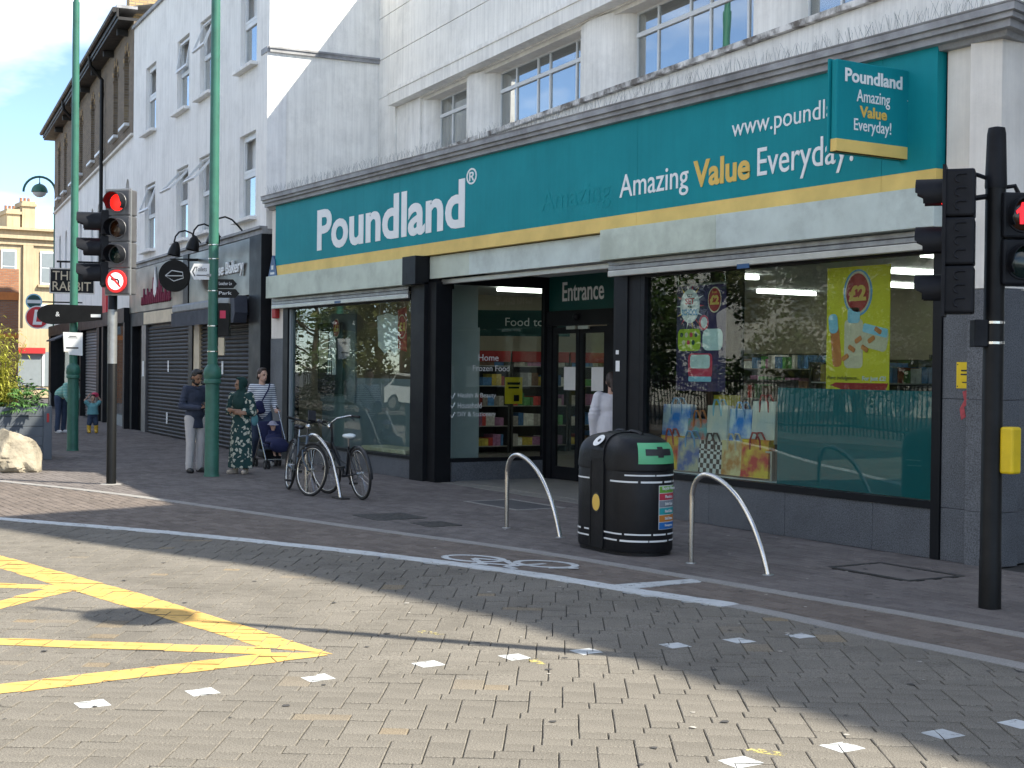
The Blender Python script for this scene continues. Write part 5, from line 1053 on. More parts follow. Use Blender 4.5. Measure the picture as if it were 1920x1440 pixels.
# ---------------------------------------------------------------- cycle hoops
prof = [(0, -.02), (0, .55), (.005, .63), (.03, .71), (.08, .77), (.15, .803), (.24, .805), (.36, .775), (.48, .72), (.6, .64), (.71, .53), (.81, .40), (.9, .24), (.96, .1), (1.0, -.02)]
def hoop(label, a, b):
    a, b = Vector(a), Vector(b); L = (b-a).length; t = thing('cycle_hoop', label, 'bike rack', (a.x, a.y, 0), math.atan2(b.y-a.y, b.x-a.x), 'steel cycle hoops')
    pts = smooth_line([(x*L, z) for x, z in prof], 3); MB().tube([(p.x, 0, p.y) for p in pts], .025, 14).build('tube', 'steel', t, smooth=40)
    for x in (0, L): MB().lathe([(.05, 0), (.048, .006), (.026, .008)], 16, Matrix.Translation((x, 0, 0))).build('foot_collar', 'galv', t)
hoop('steel cycle hoop just left of the black bin', (-13.18, -2.27), (-12.18, -2.23)); hoop('steel cycle hoop just right of the black bin', (-10.02, -2.25), (-9.13, -2.13)); hoop('steel cycle hoop between the two parked bicycles', (-18.10, -2.50), (-17.10, -2.44))
tag(MB().box(-17.25, -16.95, -2.5, -2.38, .001, .02).build('hoop_foot_plate', 'iron'), 'dark foot plate under the hoop with the bicycles', 'foot plate')
# ---------------------------------------------------------------- bicycles
mat('rubber', (.014, .014, .014), .7, var=.2); mat('bike_blue', (.085, .11, .135), .3, metal=.5, var=.1); mat('bike_black', (.016, .017, .02), .3, var=.1); mat('saddle_white', (.6, .66, .66), .5, var=.05)
def bicycle(label, loc, rz, lean, frame, saddle, steer, step, bar, sad_z):
    t = thing('bicycle', label, 'bicycle', loc, rz, 'parked bicycles'); t.rotation_euler = (R_(lean), 0, rz); r = .345
    piv = Vector((.38, 0, 0)); S = Matrix.Translation(piv) @ Matrix.Rotation(R_(steer), 4, 'Z') @ Matrix.Translation(-piv)
    TA = lambda pts: [S @ Vector(p) for p in pts]
    for wx, T in ((-.53, Matrix()), (.55, S)):
        ring = lambda rr, n=40: [T @ Vector((wx+rr*math.cos(2*math.pi*k/n), 0, r+rr*math.sin(2*math.pi*k/n))) for k in range(n)]
        w = MB().tube(ring(r-.017), .018, 8, closed=True).build('wheel', 'rubber', t, smooth=True)
        MB().tube(ring(r-.040), .011, 6, closed=True).build('rim', 'steel', w, smooth=True)
        sp_ = MB()
        for k in range(28):
            a = 2*math.pi*k/28; sp_.tube([T @ Vector((wx+.02*math.cos(a+.9*(-1)**k), .02*(-1)**(k//2), r+.02*math.sin(a+.9*(-1)**k))), T @ Vector((wx+(r-.045)*math.cos(a), 0, r+(r-.045)*math.sin(a)))], .0016, 3, cap=False)
        sp_.build('spokes', 'steel', w); MB().tube([T @ Vector((wx, -.05, r)), T @ Vector((wx, .05, r))], .02, 10).build('hub', 'steel', w)
        MB().tube([T @ Vector((wx+(r+.022)*math.cos(R_(a)), 0, r+(r+.022)*math.sin(R_(a)))) for a in (range(20, 200, 12) if wx < 0 else range(0, 165, 12))], .024, 6, squash=.4).build('mudguard', 'bike_black', t)
    BB = (-.08, 0, .29); ST_ = (-.235, 0, sad_z-.14); HT, HB = (.315, 0, .80), (.36, 0, .62)
    f = MB().tube([BB, ST_], .016, 8).tube([HT, HB], .02, 8)
    if step: f.tube([HB, (.1, 0, .38), BB], .02, 8).tube([(.33, 0, .72), (.1, 0, .48), (-.14, 0, .44)], .014, 8)
    else: f.tube([HB, BB], .02, 8).tube([HT, ST_], .016, 8)
    for s in (-.05, .05): f.tube([BB, (-.53, s, r)], .011, 6).tube([(ST_[0]*1.0, s*.3, ST_[2]-.03), (-.53, s, r)], .009, 6)
    f.build('frame', frame, t, smooth=40)
    MB().tube(TA([(.36, -.05, .60), (.40, -.055, .48), (.55, -.05, r)]), .013, 8).tube(TA([(.36, .05, .60), (.40, .055, .48), (.55, .05, r)]), .013, 8).tube(TA([(.36, -.05, .60), (.36, .05, .60)]), .016, 8).build('fork', frame, t, smooth=40)
    MB().tube([HT, (.30, 0, .97)], .015, 8).build('stem', 'bike_black', t)
    if bar == 'flat': hb = [(.30, -.31, 1.02), (.32, -.12, 1.0), (.34, 0, .98), (.32, .12, 1.0), (.30, .31, 1.02)]
    else: hb = [(.12, -.30, 1.03), (.26, -.26, 1.05), (.33, -.1, 1.03), (.33, 0, .98), (.33, .1, 1.03), (.26, .26, 1.05), (.12, .30, 1.03)]
    h = MB().tube(TA(hb), .012, 8).build('handlebar', 'bike_black' if bar == 'flat' else 'steel', t, smooth=True)
    e0, e1 = Vector(hb[0]), Vector(hb[-1]); d0 = (Vector(hb[0])-Vector(hb[1])).normalized(); d1 = (Vector(hb[-1])-Vector(hb[-2])).normalized()
    for e, d in ((e0, d0), (e1, d1)):
        MB().tube(TA([e-d*.10, e+d*.03]), .018, 10).build('grip', 'rubber', h); MB().tube(TA([e-d*.12+Vector((.02, 0, -.01)), e-d*.02+Vector((.06, 0, -.05))]), .007, 6).build('brake_lever', 'bike_black', h)
    MB().ell(TA([(.36, .0, .93)])[0], (.03, .04, .04)).build('lamp', 'steel', h)
    if bar == 'flat':
        q = TA([(.34, .05, 1.06)])[0]; MB().box(-.02, .02, -.05, .05, -.06, .1, Matrix.Translation(q) @ Matrix.Rotation(R_(-35), 4, 'Y')).tube([q+Vector((0, 0, -.09)), q], .014, 6).build('phone_holder', 'black_plastic', h)
    s = MB(); s.ell((-.30, 0, sad_z), (.13, .075, .035)).ell((-.18, 0, sad_z-.004), (.11, .035, .03)); blob('saddle', s, saddle, t, .008, 3); MB().tube([ST_, (-.262, 0, sad_z-.02)], .013, 8).build('seat_post', 'steel', t)
    MB().lathe([(.09, -.003), (.09, .003)], 24, Matrix.Translation((BB[0], -.055, BB[2])) @ Matrix.Rotation(R_(90), 4, 'X')).build('chainring', 'bike_black', t)
    MB().tube([(BB[0], -.07, BB[2]), (BB[0]+.10, -.08, BB[2]-.13)], .010, 6).tube([(BB[0], .06, BB[2]), (BB[0]-.10, .07, BB[2]+.13)], .010, 6).tube([(BB[0], -.07, BB[2]), (BB[0], .07, BB[2])], .018, 8).build('crank', 'bike_black', t)
    MB().box(BB[0]+.05, BB[0]+.15, -.17, -.085, BB[2]-.145, BB[2]-.12).box(BB[0]-.15, BB[0]-.05, .075, .16, BB[2]+.12, BB[2]+.145).build('pedal', 'rubber', t)
    MB().tube([(BB[0], -.055, BB[2]+.085), (-.53, -.05, r+.03)], .005, 4).tube([(BB[0], -.055, BB[2]-.085), (-.53, -.05, r-.03)], .005, 4).build('chain', 'bike_black', t)
    return t
bicycle('grey-blue bicycle with phone holder, front wheel nearest the camera', (-18.20, -2.62, 0), R_(-12), -7, 'bike_blue', 'black_plastic', 25, False, 'flat', .9)
bicycle('dark bicycle with white saddle and silver handlebar', (-17.36, -2.24, 0), R_(178), -6, 'bike_black', 'saddle_white', 14, True, 'swept', .83)
# ---------------------------------------------------------------- planter, plants, stone, blue tub
mat('planter_grey', (.10, .115, .13), .6, var=.1, scale=4, bump=.1, bscale=30); mat('soil', (.03, .022, .015), .95)
PLA = R_(77); t = thing('planter_box', 'large grey boarded planter box at the left edge', 'planter', (-26.3, -3.96, 0), PLA)
MB().box(-.13, .02, -.02, .12, 0, .97, bev=.008).build('corner_post', 'planter_grey', t); MB().box(-2.0, -1.87, -.02, .12, 0, .97, bev=.008).build('corner_post', 'planter_grey', t); MB().box(-.13, .02, .9, 1.04, 0, .97, bev=.008).build('corner_post', 'planter_grey', t)
for k in range(5):
    z = .08+k*.176; MB().box(-1.868, -.132, .0, .06, z, z+.17, bev=.006).build('board', 'planter_grey', t); MB().box(-.06, -.005, .122, .898, z, z+.17, bev=.006).build('board', 'planter_grey', t)
MB().box(-1.9, -.1, .061, .95, .5, .88).build('soil', 'soil', t); MB().box(-.07, -.03, -.026, -.0205, .68, .84).build('reflector', 'red_header', t)
leaf_mat('leaf_bamboo', (.36, .36, .055), .5, .4); leaf_mat('leaf_fatsia', (.10, .22, .06), .35, .3); leaf_mat('leaf_dark', (.025, .05, .02), .4, .2); leaf_mat('leaf_tree', (.07, .12, .025), .5, .35); leaf_mat('leaf_olive', (.12, .13, .04), .5, .35)
mat('bark', (.09, .065, .045), .9, var=.3, scale=8, bump=.5, bscale=30)
PM = Matrix.Translation((-26.3, -3.96, 0)) @ Matrix.Rotation(PLA, 4, 'Z')
def leafy(mb, c, L, w, d, droop=.25):
    d = d.normalized(); s = d.cross(Vector((0, 0, 1)));
    if s.length < .05: s = Vector((1, 0, 0))
    s.normalize(); c = Vector(c); m1 = c+d*L*.5+Vector((0, 0, .06*L)); e = c+d*L-Vector((0, 0, droop*L)); mb.add([c, m1+s*w/2, e, m1-s*w/2], [(0, 1, 2, 3)])
rnd = random.Random(5)
def rdir(z0=-.4, z1=.8): a = rnd.uniform(0, 6.283); z = rnd.uniform(z0, z1); q = math.sqrt(max(0, 1-z*z)); return Vector((q*math.cos(a), q*math.sin(a), z))
t = thing('bamboo_clump', 'tall yellow-green bamboo in the planter at the left edge', 'plant', PM @ Vector((-1.25, .45, .88)), 0)
st, lf = MB(), MB()
for k in range(130):
    b0 = Vector((rnd.uniform(-.45, .45), rnd.uniform(-.8, .45), 0)); H = rnd.uniform(.5, 1.75)*(1-.3*abs(b0.y)); top = b0*1.35+Vector((rnd.uniform(-.2, .2), rnd.uniform(-.2, .2), H)); st.tube([b0, (b0+top)/2+Vector((0, 0, .1)), top], [.008, .006, .003], 4)
    for q in range(44):
        f_ = rnd.uniform(.12, 1.03); p = b0.lerp(top, f_)+Vector((rnd.uniform(-.12, .12), rnd.uniform(-.12, .12), rnd.uniform(-.05, .05))); leafy(lf, p, rnd.uniform(.08, .18), rnd.uniform(.02, .038), rdir(-.5, .6), .3)
st.build('stem', 'leaf_bamboo', t); o = lf.build('foliage', 'leaf_bamboo', t); o['kind'] = 'stuff'
def fatsia(label, loc, n, R, H):
    t = thing('fatsia_plant', label, 'plant', loc, 0); st, lf = MB(), MB()
    for k in range(n):
        d = rdir(-.15, .95); p = Vector((d.x*R, d.y*R*.8, max(-.1, d.z*H)))*rnd.uniform(.45, 1.0); st.tube([(0, 0, -.05), p*.6+Vector((0, 0, .06)), p], .005, 4)
        fd = (d+Vector((.3, -.3, .1))).normalized(); s = fd.cross(Vector((0, 0, 1))).normalized(); u = (fd+Vector((0, 0, rnd.uniform(-.5, .3)))).normalized()
        for q in range(7):
            a = R_(-75+25*q); leafy(lf, p, rnd.uniform(.11, .17), .045, u*math.cos(a)+s*math.sin(a), .3)
    st.build('stem', 'leaf_fatsia', t); o = lf.build('foliage', 'leaf_fatsia', t); o['kind'] = 'stuff'; return t
fatsia('broad-leaved green plant spilling over the right end of the planter', PM @ Vector((-.45, .3, .9)), 60, .5, .55); fatsia('smaller broad-leaved plant in the middle of the planter', PM @ Vector((-1.05, .25, .88)), 34, .36, .35)
t = thing('dark_shrub', 'dark shaded shrub behind the planter', 'plant', (-31.5, -3.7, 0), 0); lf = MB(); st = MB()
for k in range(1500):
    d = rdir(-.9, 1); p = Vector((d.x*.8, d.y*.8, .95+d.z*.62))*1.0*(1-.25*rnd.random()); leafy(lf, p, .10, .05, rdir(), .2)
for k in range(8): st.tube([(0, 0, 0), rdir(.2, .9)*1.0], .015, 5)
st.build('stem', 'bark', t); o = lf.build('foliage', 'leaf_dark', t); o['kind'] = 'stuff'
mat('boulder', (.30, .265, .20), .95, var=.3, scale=4, bump=1.0, bscale=7, dirt=.5)
bm = bmesh.new(); bmesh.ops.create_icosphere(bm, subdivisions=5, radius=1)
for v in bm.verts:
    c = v.co.copy(); k = 1+.25*noise.noise(c*1.3+Vector((3, 1, 5)))+.16*noise.noise(c*2.7)-.16*max(0, .22-abs(noise.noise(c*3.3)))+.05*noise.noise(c*9)+.025*noise.noise(c*19)
    for n_, dd in ((Vector((.7, -.6, .4)), .74), (Vector((-.5, -.7, .55)), .70), (Vector((.3, .5, .8)), .72), (Vector((-.9, .1, .5)), .72), (Vector((.95, .2, .1)), .8)):
        n_ = n_.normalized(); h = c.dot(n_)*k
        if h > dd: k *= .25+.75*dd/h
    v.co = Vector((c.x*k*.56, c.y*k*.46, c.z*k*.46+.22))
    if v.co.z < 0: v.co.z = 0
me = bpy.data.meshes.new('boulder'); bm.to_mesh(me); bm.free(); me.materials.append(MATS['boulder'])
o = bpy.data.objects.new('boulder', me); COL.objects.link(o); o.location = (-23.7, -5.22, 0); o.rotation_euler = (0, 0, R_(50)); tag(o, 'large pale cream boulder on the pavement before the planter', 'boulder')
mat('tub_blue', (.01, .06, .55), .4, var=.05)
t = thing('blue_tub', 'bright blue plastic tub cut off by the left edge', 'tub', (-25.75, -5.55, 0)); MB().lathe([(.24, 0), (.25, .05), (.3, .85), (.32, .86), (.32, .93), (.29, .94), (.27, .6)], 28).build('shell', 'tub_blue', t, smooth=40); MB().lathe([(.29, .55), (.305, .56), (.305, .6), (.29, .61)], 28).build('rib', 'tub_blue', t)
mat('bench_metal', (.35, .36, .36), .35, metal=.8)
t = thing('steel_barrier', 'low grey metal barrier panel behind the plants', 'barrier', (-34.6, -3.4, 0), R_(70)); MB().tube([(-.6, 0, 0), (-.6, 0, 1.05), (-.5, 0, 1.15), (1.3, 0, 1.15), (1.4, 0, 1.05), (1.4, 0, 0)], .025, 8).build('rail', 'bench_metal', t); MB().box(-.58, 1.38, -.01, .01, .3, .36).box(-.58, 1.38, -.01, .01, .7, .76).build('panel', 'grey_panel', t)
# ================================================================ people
mat('skin_brown', (.30, .165, .10), .55, var=.08, scale=12); mat('skin_light', (.52, .32, .24), .55, var=.08, scale=12); mat('hair_black', (.010, .009, .009), .45, var=.3, scale=30, bump=.3, bscale=90); mat('hair_brown', (.035, .02, .014), .5, var=.3, scale=30, bump=.3, bscale=90)
mat('shirt_navy', (.035, .045, .075), .85, var=.15, scale=8, bump=.5, bscale=14); mat('trouser_pale', (.50, .48, .47), .85, var=.08, scale=6, bump=.5, bscale=12); mat('shoe_black', (.012, .012, .013), .5); mat('hijab_green', (.008, .04, .034), .85, var=.15, bump=.5, bscale=14)
pattern_mat('floral_dress', 'floral', (.50, .50, .40), (.012, .05, .048), 13, .85, .40); pattern_mat('stripe_top', 'stripe', (.66, .68, .72), (.05, .07, .13), 9.0, .85, .72); pattern_mat('stripe_teal', 'stripe', (.10, .38, .33), (.45, .6, .52), 8, .85, .7)
mat('jeans', (.035, .055, .10), .85, var=.2, scale=6, bump=.4, bscale=20); mat('white_shirt', (.66, .66, .70), .85, var=.05, scale=6, bump=.5, bscale=10); mat('boot_yellow', (.62, .38, .03), .5); mat('tee_teal', (.13, .33, .36), .85, var=.1); mat('navy_cloth', (.012, .016, .06), .9, var=.2, bump=.4, bscale=15); mat('cap_grey', (.3, .29, .36), .85, var=.1); mat('lavender', (.3, .32, .45), .85, var=.1); mat('pink_hat', (.55, .06, .12), .8, var=.3, scale=30); mat('sandal', (.45, .38, .3), .7); mat('eye', (.02, .015, .012), .3); mat('lip', (.35, .12, .1), .5); mat('shoe_white', (.6, .6, .6), .6)
def hand(mb, w, d, up_, sc=1.0, curl=.5, thumb=1):
    w, d, n = Vector(w), Vector(d).normalized(), Vector(up_); n = (n-d*n.dot(d)).normalized(); s = d.cross(n)*thumb
    c = w+d*.045*sc; M = Matrix((s, d, n)).transposed().to_4x4(); mb.ell(c, (.042*sc, .052*sc, .018*sc), M)
    for k, (o, L) in enumerate(((-.030, .062), (-.010, .075), (.011, .07), (.030, .055))):
        a = w+d*.085*sc+s*o*sc; b = a+(d*math.cos(curl)-n*math.sin(curl))*L*.5*sc; e = b+(d*math.cos(curl*2.1)-n*math.sin(curl*2.1))*L*.5*sc; mb.cap(a, b, .010*sc, .0095*sc, n=8); mb.cap(b, e, .0095*sc, .008*sc, n=8)
    a = w+d*.03*sc-s*.034*sc; b = a+(d*.6-s*.7-n*.3)*.045*sc; e = b+(d*.9-s*.1-n*.4)*.035*sc; mb.cap(a, b, .013*sc, .011*sc, n=8); mb.cap(b, e, .011*sc, .009*sc, n=8)
def limb(mb, pts, rs):
    for (a, b), (ra, rb) in zip(zip(pts, pts[1:]), zip(rs, rs[1:])): mb.cap(a, b, ra, rb)
def headM(hc, yaw, pitch, roll=0): return Matrix.Translation(hc) @ Matrix.Rotation(R_(yaw), 4, 'Z') @ Matrix.Rotation(R_(pitch), 4, 'X') @ Matrix.Rotation(R_(roll), 4, 'Y')
def make_person(label, loc, face, H, J, head, skin, group=None, hands=((0, 0, 0),)*2, vox=.009, name='person', rz=None, hs=1.0):
    t = thing(name, label, 'person', loc, faceang(face) if rz is None else rz, group); t.scale = (H/1.72,)*3
    b = MB(); hc = Vector(head[0]); HM = headM(hc, *head[1:])
    HM = HM @ Matrix.Scale(hs, 4); E = lambda p, r, m_=None: b.ell(HM @ Vector(p), r, (HM.to_3x3().to_4x4() @ (m_ or Matrix())))
    E((0, 0, .025), (.076, .094, .098)); E((0, -.022, -.05), (.060, .070, .068)); E((0, -.055, -.085), (.034, .03, .03)); E((0, -.098, -.015), (.013, .02, .03)); E((0, -.106, -.03), (.016, .014, .012))
    E((.077, .005, -.01), (.012, .02, .032)); E((-.077, .005, -.01), (.012, .02, .032)); E((0, -.085, .02), (.05, .018, .012)); E((0, -.088, -.062), (.026, .012, .012))
    nk = J['neck']; b.cap(nk, HM @ Vector((0, .01, -.06)), .058, .052)
    hp = J['hip']; ch = J['chest']; b.cap(ch, hp, .11, .12); b.cap(nk, ch, .06, .11)
    for s in ('L', 'R'):
        limb(b, [J['sh'+s], J['el'+s], J['wr'+s]], [.055, .042, .028])
        limb(b, [J['hp'+s], J['kn'+s], J['an'+s]], [.08, .055, .04]); an = Vector(J['an'+s]); d = Vector(J.get('ft'+s, (0, -1, 0))); b.cap(an+Vector((0, 0, -.05)), an+d*.13+Vector((0, 0, -.065)), .035, .03)
    for s, (d, u, c) in zip(('L', 'R'), J['hands']): hand(b, J['wr'+s], d, u, 1.0, c, 1 if s == 'L' else -1)
    body = blob('body', b, skin, t, vox, 3)
    for x in (-.032, .032):
        m_ = MB().ell(HM @ Vector((x, -.086, .0)), (.014, .007, .008), HM.to_3x3().to_4x4(), 10, 6); m_.build('eye', 'eye', t); MB().ell(HM @ Vector((x, -.092, .022)), (.02, .006, .005), HM.to_3x3().to_4x4(), 10, 6).build('eyebrow', 'hair_black', t)
    MB().ell(HM @ Vector((0, -.099, -.058)), (.022, .006, .006), HM.to_3x3().to_4x4(), 10, 6).build('mouth', 'lip', t)
    return t, HM
def std(**k):
    J = dict(neck=(0, .0, 1.42), chest=(0, 0, 1.26), hip=(0, .01, .95), shL=(.175, 0, 1.385), shR=(-.175, 0, 1.385), elL=(.23, .03, 1.10), elR=(-.23, .03, 1.10), wrL=(.24, -.05, .86), wrR=(-.24, -.05, .86), hpL=(.085, .0, .90), hpR=(-.085, 0, .90), knL=(.095, -.02, .50), knR=(-.095, -.02, .50), anL=(.10, .02, .095), anR=(-.10, .02, .095), hands=(((0, -.2, -1), (1, 0, 0), .35), ((0, -.2, -1), (-1, 0, 0), .35))); J.update(k); return J
def torso(mb, J, r=(.155, .15, .165), zb=.74, shr=.075, sleeve=(.066, .055, .043), full=1):
    nk, ch, hp = Vector(J['neck']), Vector(J['chest']), Vector(J['hip'])
    mb.ell(ch, (.185, .125, .17)); mb.ell(ch.lerp(hp, .5), (.165, .125, .2)); mb.ell(hp+Vector((0, 0, .0)), (.175, .14, .16))
    if zb < .9: mb.tube([hp+Vector((0, 0, .05)), (hp.x, hp.y, zb)], [.15, .172], 18, squash=.8)
    mb.cap(nk+Vector((0, 0, -.02)), ch, .065, .12)
    for s in 'LR':
        mb.cap(J['sh'+s], ch+Vector((0, 0, .06)), .07, .12); e = Vector(J['el'+s]); w = Vector(J['wr'+s]); limb(mb, [J['sh'+s], e, e.lerp(w, full)], sleeve)
        for q in range(3): p = Vector(J['sh'+s]).lerp(e, .45+.2*q); mb.ell(p, (sleeve[0]*1.08, sleeve[0]*1.08, .02))
    return mb
def legs(mb, J, r=(.105, .075, .062), top=.98):
    hp = Vector(J['hip']); mb.ell(hp+Vector((0, 0, -.02)), (.165, .125, .13))
    for s in 'LR': k, a = Vector(J['kn'+s]), Vector(J['an'+s]); limb(mb, [J['hp'+s], k, a+Vector((0, 0, -.02))], r); mb.ell(a+Vector((0, 0, .06)), (r[2]*1.1, r[2]*1.15, .03))
    return mb
def shoes(t, J, ma, sc=1.0):
    for s in 'LR':
        a = Vector(J['an'+s]); d = Vector(J.get('ft'+s, (0, -1, 0))); mb = MB(); mb.cap((a.x, a.y+.02, .045), (a.x+d.x*.15, a.y+d.y*.15, .038), .045*sc, .042*sc); mb.ell((a.x, a.y+.01, .07), (.042, .055, .05)); mb.ell(Vector((a.x, a.y, .012))+d*.06, (.046, .13, .014), Matrix.Rotation(math.atan2(d.x, -d.y), 4, 'Z')); blob('shoe', mb, ma, t, .009, 2)
def hair(t, HM, ma, long=0, extra=None, fr=.03):
    mb = MB(); R3 = HM.to_3x3().to_4x4()
    mb.ell(HM @ Vector((0, .018, .045)), (.086, .096, .094), R3); mb.ell(HM @ Vector((0, .045, -.02)), (.08, .065, .07), R3); mb.ell(HM @ Vector((0, -.035, .108)), (.058, .05, .026), R3)
    if extra: extra(mb)
    return blob('hair', mb, ma, t, .01, 2)
# --- man looking at his phone
pm = (-22.30, -2.64, 0); fc = tocam(pm)*.8+RV*.6
J = std(elL=(.25, .02, 1.10), elR=(-.25, .02, 1.10), wrL=(.07, -.25, 1.10), wrR=(-.07, -.26, 1.08), hands=(((-.5, -.5, .1), (.2, .3, -1), .9), ((.6, -.5, .15), (-.2, .3, -1), .9)), anL=(.11, .03, .095), anR=(-.11, -.01, .095), ftL=(.25, -1, 0), ftR=(-.3, -1, 0))
t, HM = make_person('man in dark blue shirt and pale trousers looking down at his phone', pm, fc, 1.68, J, ((0, -.035, 1.585), 8, 24), 'skin_brown')
blob('shirt', torso(MB(), J, zb=.74), 'shirt_navy', t); blob('trousers', legs(MB(), J), 'trouser_pale', t); shoes(t, J, 'shoe_black'); hair(t, HM, 'hair_black'); bd = MB(); R3 = HM.to_3x3().to_4x4(); bd.ell(HM @ Vector((0, -.045, -.088)), (.054, .052, .036), R3); bd.ell(HM @ Vector((.055, -.01, -.06)), (.016, .04, .045), R3); bd.ell(HM @ Vector((-.055, -.01, -.06)), (.016, .04, .045), R3); blob('beard', bd, 'hair_black', t, .009, 2)
MB().tube([(.05, -.075, 1.43), (.01, -.11, 1.40), (-.02, -.10, 1.40), (-.06, -.075, 1.43)], .016, 6).build('collar', 'shirt_navy', t)
o = MB().box(-.038, .038, -.006, .006, -.075, .075, bev=.004).build('mobile_phone', 'poster_black'); M = t.matrix_basis @ Matrix.Translation((0, -.335, 1.12)) @ Matrix.Rotation(R_(-40), 4, 'X'); o.matrix_world = M; tag(o, 'dark mobile phone in the hands of the man in blue', 'phone')
# --- woman in headscarf, arms folded
pm = (-21.78, -2.05, 0); fc = tocam(pm)*.85-RV*.5
J = std(elL=(.25, .0, 1.09), elR=(-.25, .0, 1.09), wrL=(-.06, -.19, 1.13), wrR=(.07, -.215, 1.08), hands=(((-1, .15, .1), (0, -1, .1), .4), ((1, .15, .1), (0, -1, .1), .4)), anL=(.10, 0, .095), anR=(-.10, -.02, .095), ftL=(.3, -1, 0), ftR=(-.3, -1, 0))
t, HM = make_person('woman in dark green headscarf and floral dress with folded arms', pm, fc, 1.56, J, ((0, -.02, 1.585), -42, 2), 'skin_brown')
mb = torso(MB(), J, zb=.74, sleeve=(.075, .068, .06), full=.45); mb.tube([(0, 0, 1.05), (0, 0, .75), (0, .0, .4), (0, .0, .10)], [.17, .20, .215, .225], 24, squash=.75)
for k in range(7): a = 2*math.pi*k/7; mb.tube([(.16*math.cos(a), .12*math.sin(a), .8), (.2*math.cos(a), .15*math.sin(a), .11)], [.03, .045], 8)
blob('floral_dress', mb, 'floral_dress', t, .011, 3)
mb = MB(); R3 = HM.to_3x3().to_4x4(); mb.ell(HM @ Vector((0, .024, .035)), (.096, .10, .108), R3); mb.ell(HM @ Vector((0, .0, -.10)), (.085, .08, .06), R3); mb.cap((0, -.0, 1.48), (0, -.01, 1.36), .09, .13); mb.ell((0, -.08, 1.27), (.13, .07, .15)); mb.ell((0, .07, 1.32), (.16, .07, .14)); mb.ell((.12, 0, 1.38), (.09, .09, .05)); mb.ell((-.12, 0, 1.38), (.09, .09, .05)); mb.ell(HM @ Vector((0, -.03, .112)), (.07, .055, .025), R3)
for s in (-1, 1): mb.ell(HM @ Vector((s*.078, -.02, -.02)), (.016, .045, .09), R3)
blob('headscarf', mb, 'hijab_green', t, .010, 3); shoes(t, J, 'sandal', .9)
mb = MB(); mb.ell((0, .05, .1), (.04, .10, .11)); mb.tube([(0, .05, .15), (-.02, .05, .5)], .012, 6); o = blob('shoulder_bag', mb, 'tee_teal', None, .012, 2); o.matrix_world = t.matrix_basis @ Matrix.Translation((.21, .06, .86)); tag(o, 'pale teal bag behind the arm of the woman in the headscarf', 'bag')
# --- woman pushing the pushchair
pm = (-23.55, -1.0, 0); fc = tocam(pm)*.93+RV*.30
J = std(elL=(.24, .05, 1.12), elR=(-.24, .05, 1.12), wrL=(.20, -.20, 1.00), wrR=(-.20, -.20, 1.00), hands=(((-.2, -1, -.1), (0, 0, 1), 1.0), ((.2, -1, -.1), (0, 0, 1), 1.0)), knL=(.10, -.13, .50), anL=(.10, -.16, .095), knR=(-.09, .06, .48), anR=(-.09, .32, .16), ftR=(0, -.95, -.2))
tm, HM = make_person('dark-haired woman in striped top and jeans pushing a pushchair', pm, fc, 1.70, J, ((0, -.02, 1.60), 22, 0), 'skin_light')
blob('striped_top', torso(MB(), J, zb=.88), 'stripe_top', tm); blob('jeans', legs(MB(), J, (.11, .085, .085)), 'jeans', tm); shoes(tm, J, 'shoe_white'); hair(tm, HM, 'hair_brown', 0, lambda q: q.ell(HM @ Vector((0, .09, -.03)), (.05, .05, .06)))
MB().tube([(.14, -.02, 1.46), (.08, -.135, 1.35), (0, -.155, 1.22), (-.08, -.16, 1.08)], .014, 5, squash=.4).tube([(.14, -.02, 1.46), (.08, .12, 1.35), (0, .15, 1.22), (-.12, .12, 1.05)], .014, 5, squash=.4).build('bag_strap', 'navy_cloth', tm)
mb = MB(); mb.ell((-.10, -.18, 1.05), (.09, .045, .11)); mb.ell((-.09, -.18, .98), (.11, .045, .07)); o = blob('crossbody_bag', mb, 'navy_cloth', None, .012, 2); o.matrix_world = tm.matrix_basis.copy(); tag(o, 'navy crossbody bag on the woman with the pushchair', 'bag')
# --- pushchair with a child
fdir = fc.normalized(); sp_ = Vector((pm[0], pm[1]))+fdir*.72; t = thing('pushchair', 'folding pushchair with silver tubes and dark fabric', 'pushchair', (sp_.x, sp_.y, 0), faceang(fdir))
for s in (-1, 1):
    x = s*.21; MB().tube([(x, .50, 1.02), (x, .42, .95), (x, -.28, .12)], .013, 8).build('long_tube', 'steel', t, smooth=40); MB().tube([(x, .08, .56), (x, .40, .12)], .012, 8).build('rear_tube', 'steel', t); MB().tube([(x, .56, 1.04), (x, .46, .99)], .02, 8).build('grip', 'rubber', t)
    for y in (-.30, .42):
        for q in (-.03, .03):
            w = MB().tube([(x+q-.012, y, .075), (x+q+.012, y, .075)], .075, 20).build('wheel', 'rubber', t); MB().tube([(x+q-.014, y, .075), (x+q+.014, y, .075)], .035, 12).build('rim', 'signal_grey', w)
        MB().tube([(x, y, .075), (x, y, .17)], .014, 6).build('caster_fork', 'black_plastic', t)
MB().tube([(-.21, .40, .13), (.21, .40, .13)], .009, 6).tube([(-.21, -.02, .42), (.21, -.02, .42)], .009, 6).tube([(-.21, -.26, .16), (.21, -.26, .16)], .009, 6).build('cross_bar', 'steel', t)
mb = MB(); mb.box(-.19, .19, -.2, .08, .36, .42).box(-.19, .19, .06, .12, .36, .82, Matrix.Translation((0, .08, .4)) @ Matrix.Rotation(R_(-22), 4, 'X') @ Matrix.Translation((0, -.08, -.4))); blob('seat', mb, 'navy_cloth', t, .012, 2)
mb = MB(); mb.box(-.16, .16, .05, .4, .16, .3); blob('basket', mb, 'black_plastic', t, .015, 2)
tp = t
